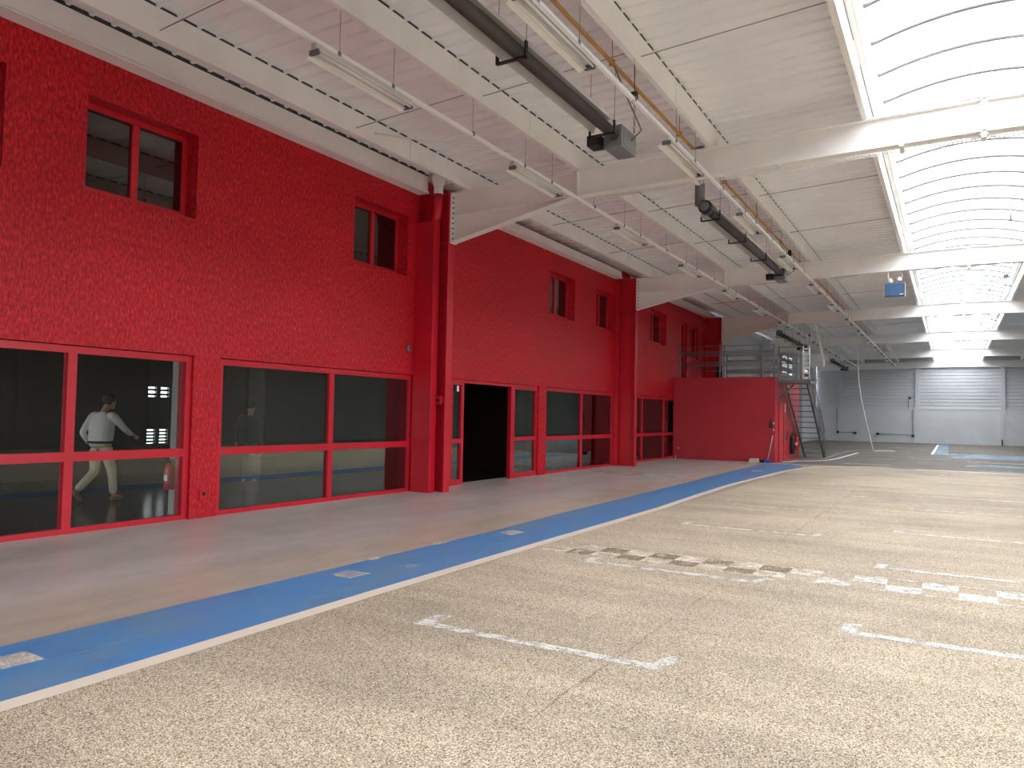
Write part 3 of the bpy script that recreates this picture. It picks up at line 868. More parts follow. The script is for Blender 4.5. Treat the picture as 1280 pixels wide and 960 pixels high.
def extinguisher(name_label, x, y, z, r, h, body, face='x', mat_body=None):
    t = thing('fire_extinguisher', name_label, 'fire extinguisher', (x, y, z))
    obj('cylinder', MB().lathe((x, y, z), [(r * .9, 0), (r, .02), (r, h * .72), (r * .85, h * .8), (r * .45, h * .87), (r * .3, h * .9)], 'z', 18), body, t)
    obj('valve', MB().lathe((x, y, z + h * .9), [(r * .3, 0), (r * .3, h * .06)], 'z', 10).box(x - .015, x + .015, y - .06, y + .06, z + h * .955, z + h * .985).box(x - .012, x + .012, y - .02, y + .07, z + h * 1.0, z + h * 1.03), M['black'], t)
    obj('hose', MB().tube([(x + r * .4, y + .02, z + h * .93), (x + r * 1.0, y + .07, z + h * .85), (x + r * 1.12, y + .06, z + h * .5), (x + r * 1.1, y + .05, z + h * .2)], .012, 8), M['black'], t)
    if body is not M['black']: obj('label_plate', MB().prism([(x + (r + .003) * math.cos(a), y + (r + .003) * math.sin(a), z + h * .3) for a in (-2.2, -1.8, -1.4, -1.0)] + [(x + (r - .006) * math.cos(a), y + (r - .006) * math.sin(a), z + h * .3) for a in (-1.0, -1.4, -1.8, -2.2)], (0, 0, h * .2)), M['cream'], t)
    return t
extinguisher('red fire extinguisher hung on the side of the red block', -5.2, 30.95, .36, .085, .58, M['red_ext'])
extinguisher('dark fire extinguisher hung beside the stair, left of a red one', -5.22, 30.2, .22, .085, .8, M['black'])
t = thing('hose_hook', 'thin ring hanging on the side of the red block by the door', 'hook', (-5.28, 29.5, 1.0))
ring = [(-5.29, 29.5 + .16 * math.cos(a * PI / 10), .9 + .16 * math.sin(a * PI / 10)) for a in range(21)]
obj('ring', MB().tube(ring, .012, 6), M['dark_steel'], t); obj('peg', MB().lathe((-5.327, 29.5, 1.07), [(.012, 0), (.012, .06)], 'x', 8), M['dark_steel'], t)
tag(obj('notice_plate', MB().box(BX1 + .002, BX1 + .014, 29.25, 29.37, 1.78, 2.1), M['white_bright']), 'narrow white plate on the side of the red block by the stair', 'sign')
extinguisher('red fire extinguisher behind the shop window beside the walking man', -9.6, 6.9, .36, .075, .42, M['red_ext'])

# ------------------------------------------------------------------ lamps, conduits
def make_lamp(label):
    t = thing('strip_lamp', label, 'lamp', (0, 0, 0), group='fluorescent strip lamps')
    L = 1.6
    obj('spine', MB().box(-.035, .035, 0, L, .03, .10), M['alu'], t, world=False)
    obj('reflector', MB().prism([(-.035, .02, .045), (-.125, .02, -.02), (-.125, .02, -.03), (-.03, .02, .035), (.03, .02, .035), (.09, .02, -.01), (.09, .02, 0), (.035, .02, .045)], (0, L - .04, 0)), M['cream'], t, world=False)
    for x in (-.045, .045): obj('tube', MB().tube([(x, .05, -.005), (x, L - .05, -.005)], .014, 10), M['tube_glass'], t, world=False)
    for y in (.0, L - .045): obj('lampholder', MB().box(-.06, .06, y, y + .03, -.022, .03), M['cap_grey'], t, world=False)
    for y in (.35, 1.25):
        h = obj('hanger_wire', MB().tube([(.027, y, .10), (.027, y, .595)], .003, 5), M['grey_steel'], t, world=False)
        obj('clip', MB().box(.021, .034, y - .02, y + .02, .10, .15), M['grey_steel'], h, world=False)
    return t
rows = [(-5.64, 5.18, 'left row'), (-3.31, 5.21, 'right row')]
lamp0 = None
ks = 0
for ri, (x, z, rn) in enumerate(rows):
    for i in range(13):
        y = 5.53 + 4.06 * i + (.12 if ri else 0)
        lab = 'white fluorescent strip lamp, %s from the camera in the %s' % (ORD[i], rn)
        if lamp0 is None: lamp0 = make_lamp(lab); lamp0.location = (x, y, z)
        else: dup(lamp0, (x, y, z), lab)
for ri, (x, z, rn) in enumerate(rows):
    t = thing('conduit', 'long white conduit carrying the %s of strip lamps' % rn, 'conduit', (x, 0, z + .12))
    zc = z + .125
    obj('channel', MB().box(x - .02, x + .02, -3, 58.2, zc, zc + .03).box(x - .02, x - .014, -3, 58.2, zc - .02, zc).box(x + .014, x + .02, -3, 58.2, zc - .02, zc), M['conduit'], t)
    h = MB(); y = 4.45
    while y < 57: h.tube([(x, y, zc + .03), (x, y, ztop(x))], .003, 5); h.box(x - .03, x + .03, y - .02, y + .02, zc - .005, zc + .05); y += 4.06
    obj('hangers', h, M['grey_steel'], t)

# gas pipe
t = thing('gas_pipe', 'ochre yellow gas pipe running along under the roof deck', 'pipe', (-3.64, 0, 5.92))
zg = ztop(-3.64) + .06
obj('pipe', MB().tube([(-3.64, -3, zg), (-3.64, 58, zg)], .025, 10), M['gas'], t)
for k in range(0, 20):
    y = 3.2 + 2.7 * k; mb = MB()
    mb.tube([(-3.64, y, zg), (-3.64, y, zdeck(-3.64) - .005)], .006, 5).box(-3.675, -3.605, y - .02, y + .02, zg - .035, zg + .035)
    obj('bracket', mb, M['gas'], t)
# ------------------------------------------------------------------ radiant tube heaters
def heater(label, x, y0, y1, z, fan=False, flue=False):
    """tube runs y0..y1 ; burner at y1"""
    t = thing('tube_heater', label, 'heater', (x, (y0 + y1) / 2, z), group='radiant tube heaters')
    obj('tube', MB().tube([(x + .035, y0, z), (x + .035, y1, z)], .07, 14), M['tube_dark'], t)
    p = [(-.165, -.02), (-.10, .12), (.10, .12), (.125, .06), (.133, .06), (.107, .132), (-.107, .132), (-.173, -.02)]
    obj('reflector', MB().prism([(x + a, y0 + .1, z + c) for a, c in p], (0, y1 - y0 - .3, 0)), M['alu'], t)
    n = max(2, round((y1 - y0) / 2.2))
    for i in range(n + 1):
        y = y0 + .25 + (y1 - y0 - .5) * i / n
        b_ = MB().box(x - .2, x + .15, y - .02, y + .02, z - .09, z - .07).box(x - .2, x - .18, y - .02, y + .02, z - .09, z + .03).box(x + .13, x + .15, y - .02, y + .02, z - .09, z + .08)
        br = obj('hanger_bracket', b_, M['black'], t)
        w = MB()
        for s in (-.19, .14): w.tube([(x + s, y, z + .02), (x + s, y + .02, ztop(x) - .01)], .003, 5)
        obj('wire', w, M['dark_steel'], br)
    b0 = y1 + .02
    bb = obj('burner_box', MB().box(x - .12, x + .13, b0, b0 + .5, z - .15, z + .13), M['burner'], t, bevel=.008)
    obj('cover', MB().box(x + .13, x + .138, b0 + .05, b0 + .45, z - .12, z + .1), M['grey_steel'], bb)
    obj('control_box', MB().box(x - .30, x - .13, y1 - .1, y1 + .12, z - .13, z + .0), M['black'], t)
    ch = MB().tube([(x + .2, b0 + .25, z + .5), (x + .2, b0 + .25, zdeck(x) - .05)], .004, 5)
    for i in range(7):
        zz = z + .46 - i * .06; ch.tube([(x + .2 + .014 * math.cos(a), b0 + .25, zz + .03 * math.sin(a)) if i % 2 else (x + .2, b0 + .25 + .014 * math.cos(a), zz + .03 * math.sin(a)) for a in [j * PI / 3 for j in range(7)]], .004, 4)
    obj('chain', ch, M['dark_steel'], t)
    obj('chain_block', MB().box(x + .16, x + .24, b0 + .21, b0 + .29, z + .48, z + .62), M['black'], t, bevel=.01)
    if fan:
        fn = obj('fan_housing', MB().lathe((x + .0, y0 - .20, z + .05), [(.118, 0), (.118, .15)], 'y', 20), M['dark_steel'], t)
        obj('motor', MB().lathe((x + .0, y0 - .30, z + .05), [(.065, 0), (.078, .04), (.078, .10)], 'y', 16), M['cap_grey'], fn)
    if flue: obj('flue_pipe', MB().tube([(x - .11, y0 - .13, z + .10), (x - .11, y0 - .13, zdeck(x) - .01)], .085, 16), M['grey_steel'], t)
    hs = MB().tube([(x + .13, b0 + .3, z), (x + .3, b0 + .25, z + .1), (-3.56, b0 - .1, z + .55), (-3.60, b0 - .3, 5.86)], .012, 8) if x > -5 else None
    if hs: obj('gas_hose', hs, M['grey_steel'], t)
    return t
HZ = 5.1
heater('dark radiant tube heater with grey burner box, nearest, before the first beam', -3.74, 1.6, 8.85, HZ)
heater('dark radiant tube heater with round fan and flue, between first and second beams', -3.66, 13.0, 19.3, HZ, fan=True, flue=True)
heater('dark radiant tube heater hanging above the stair landing', -5.95, 31.6, 37.3, 4.92, fan=True)
heater('dark radiant tube heater far off near the back wall', -5.95, 47.2, 53.4, 4.92, fan=True)

# ------------------------------------------------------------------ emergency light, hanging profile, cable
t = thing('emergency_light', 'blue twin-head emergency light hanging under the second beam', 'emergency light', (-1.26, 22.0, 4.78))
obj('case', MB().box(-1.49, -1.04, 21.92, 22.1, 4.78, 5.12), M['blue_box'], t, bevel=.015)
obj('side_plate', MB().box(-1.505, -1.49, 21.9, 22.12, 4.76, 5.14).box(-1.04, -1.025, 21.9, 22.12, 4.76, 5.14), M['grey_steel'], t)
obj('status_strip', MB().box(-1.15, -1.07, 21.912, 21.92, 4.81, 4.83), M['white_bright'], t)
for x, z in ((-1.37, 5.14), (-1.16, 5.17)):
    hd = obj('lamp_head', MB().lathe((x, 21.93, z + .05), [(.02, 0), (.06, .02), (.06, .09), (.03, .11)], 'y', 16), M['white_steel'], t)
    obj('neck', MB().tube([(x, 22.0, z - .03), (x, 22.0, z + .03)], .015, 8), M['grey_steel'], hd)
obj('hanging_rod', MB().tube([(-1.42, 22.0, 5.1), (-1.42, 22.0, ztop(-1.42) - HD)], .014, 8), M['white_steel'], t)
obj('cable', MB().tube([(-1.16, 22.0, 5.22), (-1.09, 22.0, 5.28), (-1.10, 22.0, 5.36), (-1.2, 22.0, ztop(-1.2) - HD + .02)], .008, 6), M['white_steel'], t)

t = thing('hanging_profile', 'slim pale steel profile hanging from the third beam over the stair', 'hanger', (-4.6, 32.0, 5.36))
zh = ztop(-4.65) - HD
obj('post', MB().prism([(-4.70, 31.97, zh), (-4.62, 31.97, zh), (-4.40, 32.5, 3.95), (-4.50, 32.5, 3.95)], (0, .05, 0)), M['white_steel'], t)
obj('cross_piece', MB().box(-4.72, -4.3, 32.48, 32.54, 3.93, 3.97).box(-4.47, -4.41, 32.47, 32.55, 3.68, 3.93), M['white_steel'], t)

pts = [(-4.1, 42.1, ztop(-4.1) - HD - .03), (-4.1, 42.12, 5.0), (-4.12, 42.16, 4.4), (-4.09, 42.2, 3.6), (-3.96, 42.22, 2.6), (-3.82, 42.25, 1.8), (-3.66, 42.27, 1.1), (-3.5, 42.3, .4), (-3.42, 42.3, .03), (-3.3, 42.4, .02), (-3.0, 43.1, .02), (-2.7, 43.2, .02), (-2.5, 42.9, .02)]
tag(obj('loose_cable', MB().tube(pts, .022, 8), M['white_steel']), 'loose white cable hanging from the roof down to the floor', 'cable')

# conduits and bars on the back wall
def wall_pipe(label, pts, bosses, mat):
    t = thing('wall_conduit', label, 'conduit', pts[0])
    obj('pipe', MB().tube(pts, .022, 8), mat, t)
    for bx, bz in bosses: obj('boss', MB().box(bx - .09, bx + .09, YBACK - .14, YBACK - .03, bz - .09, bz + .09), M['dark_steel'], t)
yw = YBACK - .075
wall_pipe('dark conduit down the back wall post, ending in a short bar at left', [(-7.5, yw, 2.42), (-7.5, yw, .66), (-6.25, yw, .66)], [(-7.45, .66), (-6.25, .62)], M['pipe_grey'])
wall_pipe('dark conduit down the back wall post, ending in a long bar', [(-2.42, yw, 2.42), (-2.42, yw, .58), (-4.73, yw, .6)], [(-2.42, .52), (-4.73, .6)], M['pipe_grey'])
wall_pipe('short grey conduit with a box on the back wall cladding', [(-2.7, yw, 2.5), (-2.7, yw, 3.3)], [(-2.62, 3.25)], M['pipe_grey'])
tag(obj('wall_stub', MB().tube([(3.0, YBACK - .07, 0), (3.0, YBACK - .07, .42)], .04, 8), M['tube_dark']), 'short dark pipe stub at the foot of the back wall', 'pipe')

# ------------------------------------------------------------------ paint on the floor
ZP = .003
def flat(name, pts, mat, label, cat, group=None, z=ZP):
    return tag(obj(name, MB().poly2d(pts, .0032 if z > ZP else .0005, z), mat), label, cat, group)
def band(center, w):
    c = [Vector((x, y)) for x, y in center]; L = []; R = []
    for i, p in enumerate(c):
        t = (c[min(i + 1, len(c) - 1)] - c[max(i - 1, 0)]).normalized(); n = Vector((-t.y, t.x))
        L.append(p + n * w / 2); R.append(p - n * w / 2)
    return L, R
def band_obj(name, center, w, mat, label, cat, group=None, z=ZP):
    L, R = band(center, w); mb = MB(); n = len(L)
    vs = [(p.x, p.y, z) for p in L] + [(p.x, p.y, z) for p in R] + [(p.x, p.y, .0032 if z > ZP else .0005) for p in L] + [(p.x, p.y, .0032 if z > ZP else .0005) for p in R]
    fs = [(i, i + 1, n + i + 1, n + i) for i in range(n - 1)]
    fs += [(2 * n + i, i, i + 1, 2 * n + i + 1)[::-1] for i in range(n - 1)] + [(n + i, 3 * n + i, 3 * n + i + 1, n + i + 1) for i in range(n - 1)]
    mb.add(vs, fs)
    return tag(obj(name, mb, mat), label, cat, group)

# blue band (curves slightly with the walkway)
LFT = [(-5.14, Y0), (-5.14, 3), (-5.14, 6.2), (-5.13, 8.4), (-5.22, 10.5), (-5.28, 14.2), (-5.41, 19.3), (-5.58, 26.6)]
RGT = [(-4.73, 27.03), (-4.2, 26.2), (-4.12, 25.2), (-4.28, 23.2), (-4.40, 17.8), (-4.24, 12.2), (-4.24, 8.6), (-4.2, 4.2), (-4.18, 2), (-4.18, Y0)]
flat('walkway_band', LFT + RGT, M['paint_blue'], 'bright blue painted band along the edge of the concrete walkway', 'floor marking')
LINE = [(-4.11, Y0), (-4.11, 2.5), (-4.17, 5), (-4.18, 8.5), (-4.19, 12.2), (-4.30, 15), (-4.36, 17.6), (-4.30, 20.5), (-4.24, 23.2), (-4.05, 25.3), (-3.7, 26.35), (-3.0, 27.2), (-2.3, 27.75), (-1.7, 27.95)]
band_obj('edge_line', LINE, .14, M['paint_line'], 'long cream edge line beside the blue walkway band', 'floor marking', z=.004)
PG = 'bare patches in the blue band'
flat('bare_patch', [(-4.95, 2.2), (-4.91, 2.58), (-4.68, 2.57), (-4.70, 2.2)], M['paint_screed'], 'bare stony patch in the blue band, nearest the camera', 'floor patch', PG, .006)
flat('bare_patch', [(-4.94, 5.25), (-4.96, 5.5), (-4.7, 5.52), (-4.71, 5.25)], M['paint_screed'], 'second bare square patch in the blue band from the camera', 'floor patch', PG, .006)
flat('bare_patch', [(-4.67, 5.95), (-4.68, 6.07), (-4.55, 6.09), (-4.53, 5.94)], M['paint_faded_blue'], 'small pale blue patch in the blue band', 'floor patch', PG, .006)
flat('bare_patch', [(-5.0, 8.32), (-4.96, 8.6), (-4.75, 8.56), (-4.76, 8.26)], M['paint_screed'], 'farthest bare square patch in the blue band', 'floor patch', PG, .006)
flat('bare_patch', [(-5.2, 5.98), (-5.19, 6.2), (-5.1, 6.16), (-5.1, 6.0)], M['paint_screed'], 'pale chip on the inner edge of the blue band, nearer one', 'floor patch', PG, .006)
flat('bare_patch', [(-5.22, 7.1), (-5.2, 7.4), (-5.1, 7.34), (-5.12, 7.1)], M['paint_screed'], 'pale chip on the inner edge of the blue band, farther one', 'floor patch', PG, .006)
flat('bare_patch', [(-5.0, 22.6), (-4.75, 22.7), (-4.8, 23.1), (-5.1, 22.9)], M['paint_screed'], 'pale chip in the blue band close to the red block', 'floor patch', PG, .006)
flat('screed_patch', [(-8.48, 19.0), (-8.1, 19.6), (-7.6, 20.0), (-7.0, 19.85), (-6.42, 20.07), (-6.0, 19.62), (-5.85, 18.9), (-5.96, 18.36), (-6.68, 17.94), (-7.1, 18.3), (-7.5, 18.6), (-8.0, 18.75)], M['paint_screed'], 'ragged pale screed patch on the walkway before the second column', 'floor patch')

# grid brackets (starting boxes)
def bracket(x0, x1, y, label, w=.1, tick=.27, both=True, mat=None):
    mb = MB().poly2d([(x0, y - w / 2), (x1, y - w / 2), (x1, y + w / 2), (x0, y + w / 2)], .0005, ZP)
    mb.poly2d([(x0 - .1, y - w / 2), (x0, y - w / 2), (x0, y + w / 2), (x0 + .02, y + tick), (x0 - .1, y + tick - .04)], .0005, ZP)
    if both: mb.poly2d([(x1, y - w / 2), (x1 + .1, y + tick - .06), (x1 + .02, y + tick), (x1 - .06, y + w / 2), (x1, y + w / 2 - .001)], .0005, ZP)
    return tag(obj('grid_bracket', mb, mat or M['paint_white']), label, 'floor marking', 'white grid brackets on the asphalt')
lefts = [4.45, 7.27, 10.6, 13.55, 16.6, 19.6, 22.4]
for i, y in enumerate(lefts):
    bracket(-3.24 if i < 4 else -3.0 + .1 * i, -1.55, y, 'worn white grid bracket on the asphalt, %s of the left column' % (ORD[i]), .1 if i < 2 else .085, mat=M['paint_white'] if i < 3 else M['paint_thin'])
rights = [3.14, 5.95, 8.74, 11.62, 14.9, 17.65, 22.2, 25.0]
for i, y in enumerate(rights):
    bracket(-.6 if i < 5 else -.2, 1.25, y, 'white grid bracket on the asphalt, %s of the right column' % (ORD[i]), .1 if i < 3 else .085, mat=M['paint_white'] if i < 4 else M['paint_thin'])

# chequered finish line
t = thing('finish_line', 'faded chequered finish line crossing the asphalt', 'floor marking', (0, 7.87, 0))
mb = MB()
for yy in (8.18, 7.575): mb.poly2d([(-4.05, yy - .02), (4.2, yy - .02), (4.2, yy + .02), (-4.05, yy + .02)], .0005, ZP)
obj('border_lines', mb, M['paint_thin'], t)
mw = MB(); mc = MB(); md = MB()
x = -.24 - .578 * 6; i = 0
while x < 4.0:
    a = mw if x > -1.3 else mc
    a.poly2d([(x, 7.862), (x + .289, 7.862), (x + .289, 8.15), (x, 8.15)], .0005, ZP)
    a.poly2d([(x - .289, 7.6), (x, 7.6), (x, 7.858), (x - .289, 7.858)], .0005, ZP)
    if x < -1.6:
        md.poly2d([(x + .291, 7.862), (x + .576, 7.862), (x + .576, 8.15), (x + .291, 8.15)], .0005, ZP)
        md.poly2d([(x + .002, 7.6), (x + .287, 7.6), (x + .287, 7.858), (x + .002, 7.858)], .0005, ZP)
    x += .578
obj('white_squares', mw, M['paint_white'], t); obj('cream_squares', mc, M['paint_cream'], t); obj('dark_squares', md, M['paint_dark'], t)

# far lines, blue bays and painted sheen
band_obj('track_line', [(-1.0, 27.5), (1.0, 27.45), (9.5, 27.5)], .16, M['paint_line'], 'cream line crossing the floor where tan asphalt turns grey', 'floor marking')
band_obj('track_line', [(-5.25, 28.3), (-4.9, 29.2), (-4.35, 30.2), (-4.05, 31.3), (-3.95, 33), (-3.9, 36), (-3.87, 39.6)], .14, M['white_bright'], 'white line curving round the red block past the stair', 'floor marking')
band_obj('track_line', [(-4.35, 32.3), (-4.5, 38), (-4.4, 42), (-4.1, 43.6), (-3.2, 44.0), (-1.8, 43.3)], .1, M['paint_thin'], 'thin faded line looping behind the stair foot', 'floor marking')
for y, x0, x1, lab in ((29.3, -3.4, -1.8, 'short faded dash nearest the cream cross line'), (33.8, -2.9, -2.0, 'short faded dash on the grey floor before the loose cable'), (35.5, -1.6, 1.3, 'long faded dash on the grey floor before the blue bays')):
    band_obj('track_line', [(x0, y), (x1, y + .1)], .14, M['paint_thin'], lab, 'floor marking')
BB = 'faded blue bays near the back wall'
flat('blue_strip', [(-.72, 41.0), (-.15, 41.0), (-.15, 59.2), (-.72, 59.2)], M['paint_faded_blue'], 'faded blue strip beside the white line of the far bay', 'floor marking', BB)
flat('blue_strip', [(-.1, 41.0), (9, 41.0), (9, 42.8), (-.1, 42.8)], M['paint_faded_blue'], 'faded blue strip across the front of the far bay', 'floor marking', BB)
band_obj('bay_line', [(-.8, 41), (-.8, 59)], .12, M['white_bright'], 'white line along the left edge of the far blue bay', 'floor marking')
flat('blue_strip', [(.78, 27.75), (9, 27.75), (9, 28.5), (.78, 28.5)], M['paint_faded_blue'], 'light blue strip beside the cream cross line at right', 'floor marking', BB)
flat('blue_strip', [(-.2, 37.6), (9, 37.6), (9, 40.2), (.2, 40.2)], M['paint_faded_blue'], 'wide pale blue painted sheen strip between the two dashes and the far bay', 'floor marking', BB)  # pale blue stands in for the roof light mirrored on the floor
flat('blue_strip', [(.4, 31), (9, 31), (9, 32.2), (.8, 32.2)], M['paint_faded_blue'], 'narrow pale blue painted sheen strip in the middle of the grey floor', 'floor marking', BB)  # same painted reflection, narrower and nearer
for y, lab in ((34.2, 'white bay dash between the pale blue strips'), (40.4, 'white bay dash along the front of the far blue bay')):
    band_obj('bay_line', [(.5, y), (9, y - .1)], .16, M['paint_white'], lab, 'floor marking')
for i, (pts, lab) in enumerate((([(-1.3, 4.57), (-.72, 4.54), (-.4, 4.6)], 'thin pale scratch nearest the camera, between the front brackets'),
                               ([(-1.15, 5.06), (-.83, 5.05)], 'short thin pale scratch right of the front bracket'),
                               ([(-2.9, 6.0), (-2.4, 6.1)], 'thin pale scratch left of the long floor crack'),
                               ([(-3.35, 9.0), (-2.4, 9.15), (-1.2, 9.05)], 'long pale scratch just beyond the finish line'))):
    band_obj('scratch', pts, .014, M['paint_thin'], lab, 'floor mark', 'pale scratches on the asphalt')

# ------------------------------------------------------------------ people behind the glass
def skin(chains, subdiv=1, root=0):
    """chains: lists of (point, radius); first chain holds the root; shared points are merged"""
    bm = bmesh.new(); lay = bm.verts.layers.skin.verify(); seen = {}
    def vert(p, r):
        key = tuple(round(c, 4) for c in p)
        if key not in seen:
            v = bm.verts.new(p); rr = r if isinstance(r, tuple) else (r, r)
            v[lay].radius = rr; v[lay].use_root = len(seen) == root; seen[key] = v
        return seen[key]
    for ch in chains:
        prev = None
        for p, r in ch:
            v = vert(p, r)
            if prev is not None and prev is not v and bm.edges.get((prev, v)) is None: bm.edges.new((prev, v))
            prev = v
    me = bpy.data.meshes.new('tmp'); bm.to_mesh(me); bm.free()
    o = bpy.data.objects.new('tmp', me); COL.objects.link(o)
    o.modifiers.new('s', 'SKIN'); sd = o.modifiers.new('d', 'SUBSURF'); sd.levels = sd.render_levels = subdiv
    dg = bpy.context.evaluated_depsgraph_get(); dg.update()
    r = bpy.data.meshes.new_from_object(o.evaluated_get(dg))
    bpy.data.objects.remove(o)
    return r

def ellipsoid(c, r, n=14, shape=None):
    vs = [(c[0], c[1], c[2] + r[2])]; fs = []
    for i in range(1, n):
        th = PI * i / n
        for k in range(2 * n):
            a = PI * k / n
            p = [r[0] * math.sin(th) * math.cos(a), r[1] * math.sin(th) * math.sin(a), r[2] * math.cos(th)]
            if shape: p = shape(*p)
            vs.append((c[0] + p[0], c[1] + p[1], c[2] + p[2]))
    vs.append((c[0], c[1], c[2] - r[2])); m_ = 2 * n
    for k in range(m_): fs.append((0, 1 + k, 1 + (k + 1) % m_)); fs.append((len(vs) - 1, 1 + (n - 2) * m_ + (k + 1) % m_, 1 + (n - 2) * m_ + k))
    for i in range(n - 2):
        for k in range(m_): fs.append((1 + i * m_ + k, 1 + (i + 1) * m_ + k, 1 + (i + 1) * m_ + (k + 1) % m_, 1 + i * m_ + (k + 1) % m_))
    me = bpy.data.meshes.new('e'); me.from_pydata(vs, [], fs); me.update(); return me

def merge(meshes, voxel=None, name='mesh', smooth=True):
    bm = bmesh.new()
    for me in meshes: bm.from_mesh(me)
    out_ = bpy.data.meshes.new(name); bm.to_mesh(out_); bm.free()
    if voxel:
        o = bpy.data.objects.new('tmp', out_); COL.objects.link(o)
        r = o.modifiers.new('r', 'REMESH'); r.mode = 'VOXEL'; r.voxel_size = voxel; r.use_smooth_shade = True
        s = o.modifiers.new('s', 'SMOOTH'); s.iterations = 2; s.factor = .4
        dg = bpy.context.evaluated_depsgraph_get(); dg.update()
        out_ = bpy.data.meshes.new_from_object(o.evaluated_get(dg)); bpy.data.objects.remove(o)
    if smooth: out_.polygons.foreach_set('use_smooth', [True] * len(out_.polygons))
    out_.materials.clear()
    return out_

def head_parts(c, yaw=0):
    """head facing +y before turning by yaw about z; c = centre of the skull"""
    def sh(x, y, z):
        if z < 0: x *= 1 - .28 * (-z / .12) ** 1.3; y = y * (1 - .10 * (-z / .12)) + (.012 if y > 0 else .0)
        if y > .06 and -.02 < z < .03 and abs(abs(x) - .033) < .018: y -= .010          # eye sockets
        if y > .07 and .02 < z < .05: y += .005                                           # brow
        return [x, y, z]
    ms = [ellipsoid((0, 0, 0), (.077, .098, .122), 16, sh)]
    ms.append(ellipsoid((0, .101, -.018), (.014, .020, .030), 8))                         # nose
    ms.append(ellipsoid((0, .088, -.062), (.026, .012, .009), 8))                         # mouth
    ms.append(ellipsoid((0, .078, -.098), (.028, .022, .022), 8))                         # chin
    for s in (-1, 1): ms.append(ellipsoid((s * .078, -.004, -.012), (.010, .022, .034), 8))  # ears
    R_ = Matrix.Translation(c) @ Matrix.Rotation(yaw, 4, 'Z')
    for m_ in ms: m_.transform(R_)
    hr = []
    def hs(x, y, z): return [x, y, z]
    hr.append(ellipsoid((0, -.014, .026), (.09, .104, .112), 14))
    for m_ in hr: m_.transform(R_)
    return ms, hr, R_

def hand(p, d, side, curl=.5, spread=Vector((0, 0, 1))):
    """five separate fingers rooted in a palm; p wrist, d pointing along the hand, spread = thumb side"""
    d = d.normalized(); t = (spread - d * spread.dot(d)).normalized(); nrm = d.cross(t) * side
    palm = p + d * .05
    ch = [[(tuple(p), .024), (tuple(palm), (.036, .020))]]
    out_ = [skin(ch, 1)]
    for k, (off, ln) in enumerate(((.028, .070), (.010, .080), (-.009, .074), (-.027, .058))):
        b0 = p + d * .07 + t * off
        p1 = p + d * .094 + t * off * 1.1
        p2 = p1 + (d * (1 - curl * .5) + nrm * curl * .6).normalized() * ln * .5
        p3 = p2 + (d * (1 - curl) + nrm * curl).normalized() * ln * .5
        out_.append(skin([[(tuple(b0), .010), (tuple(p1), .0098), (tuple(p2), .009), (tuple(p3), .0075)]], 1))
    b0 = p + d * .03 + t * .02; p1 = b0 + (t * .8 + d * .5).normalized() * .035; p2 = p1 + (d + t * .25 + nrm * .3).normalized() * .036
    out_.append(skin([[(tuple(b0), .012), (tuple(p1), .011), (tuple(p2), .009)]], 1))
    return out_

def finger_mesh(ms): return ms

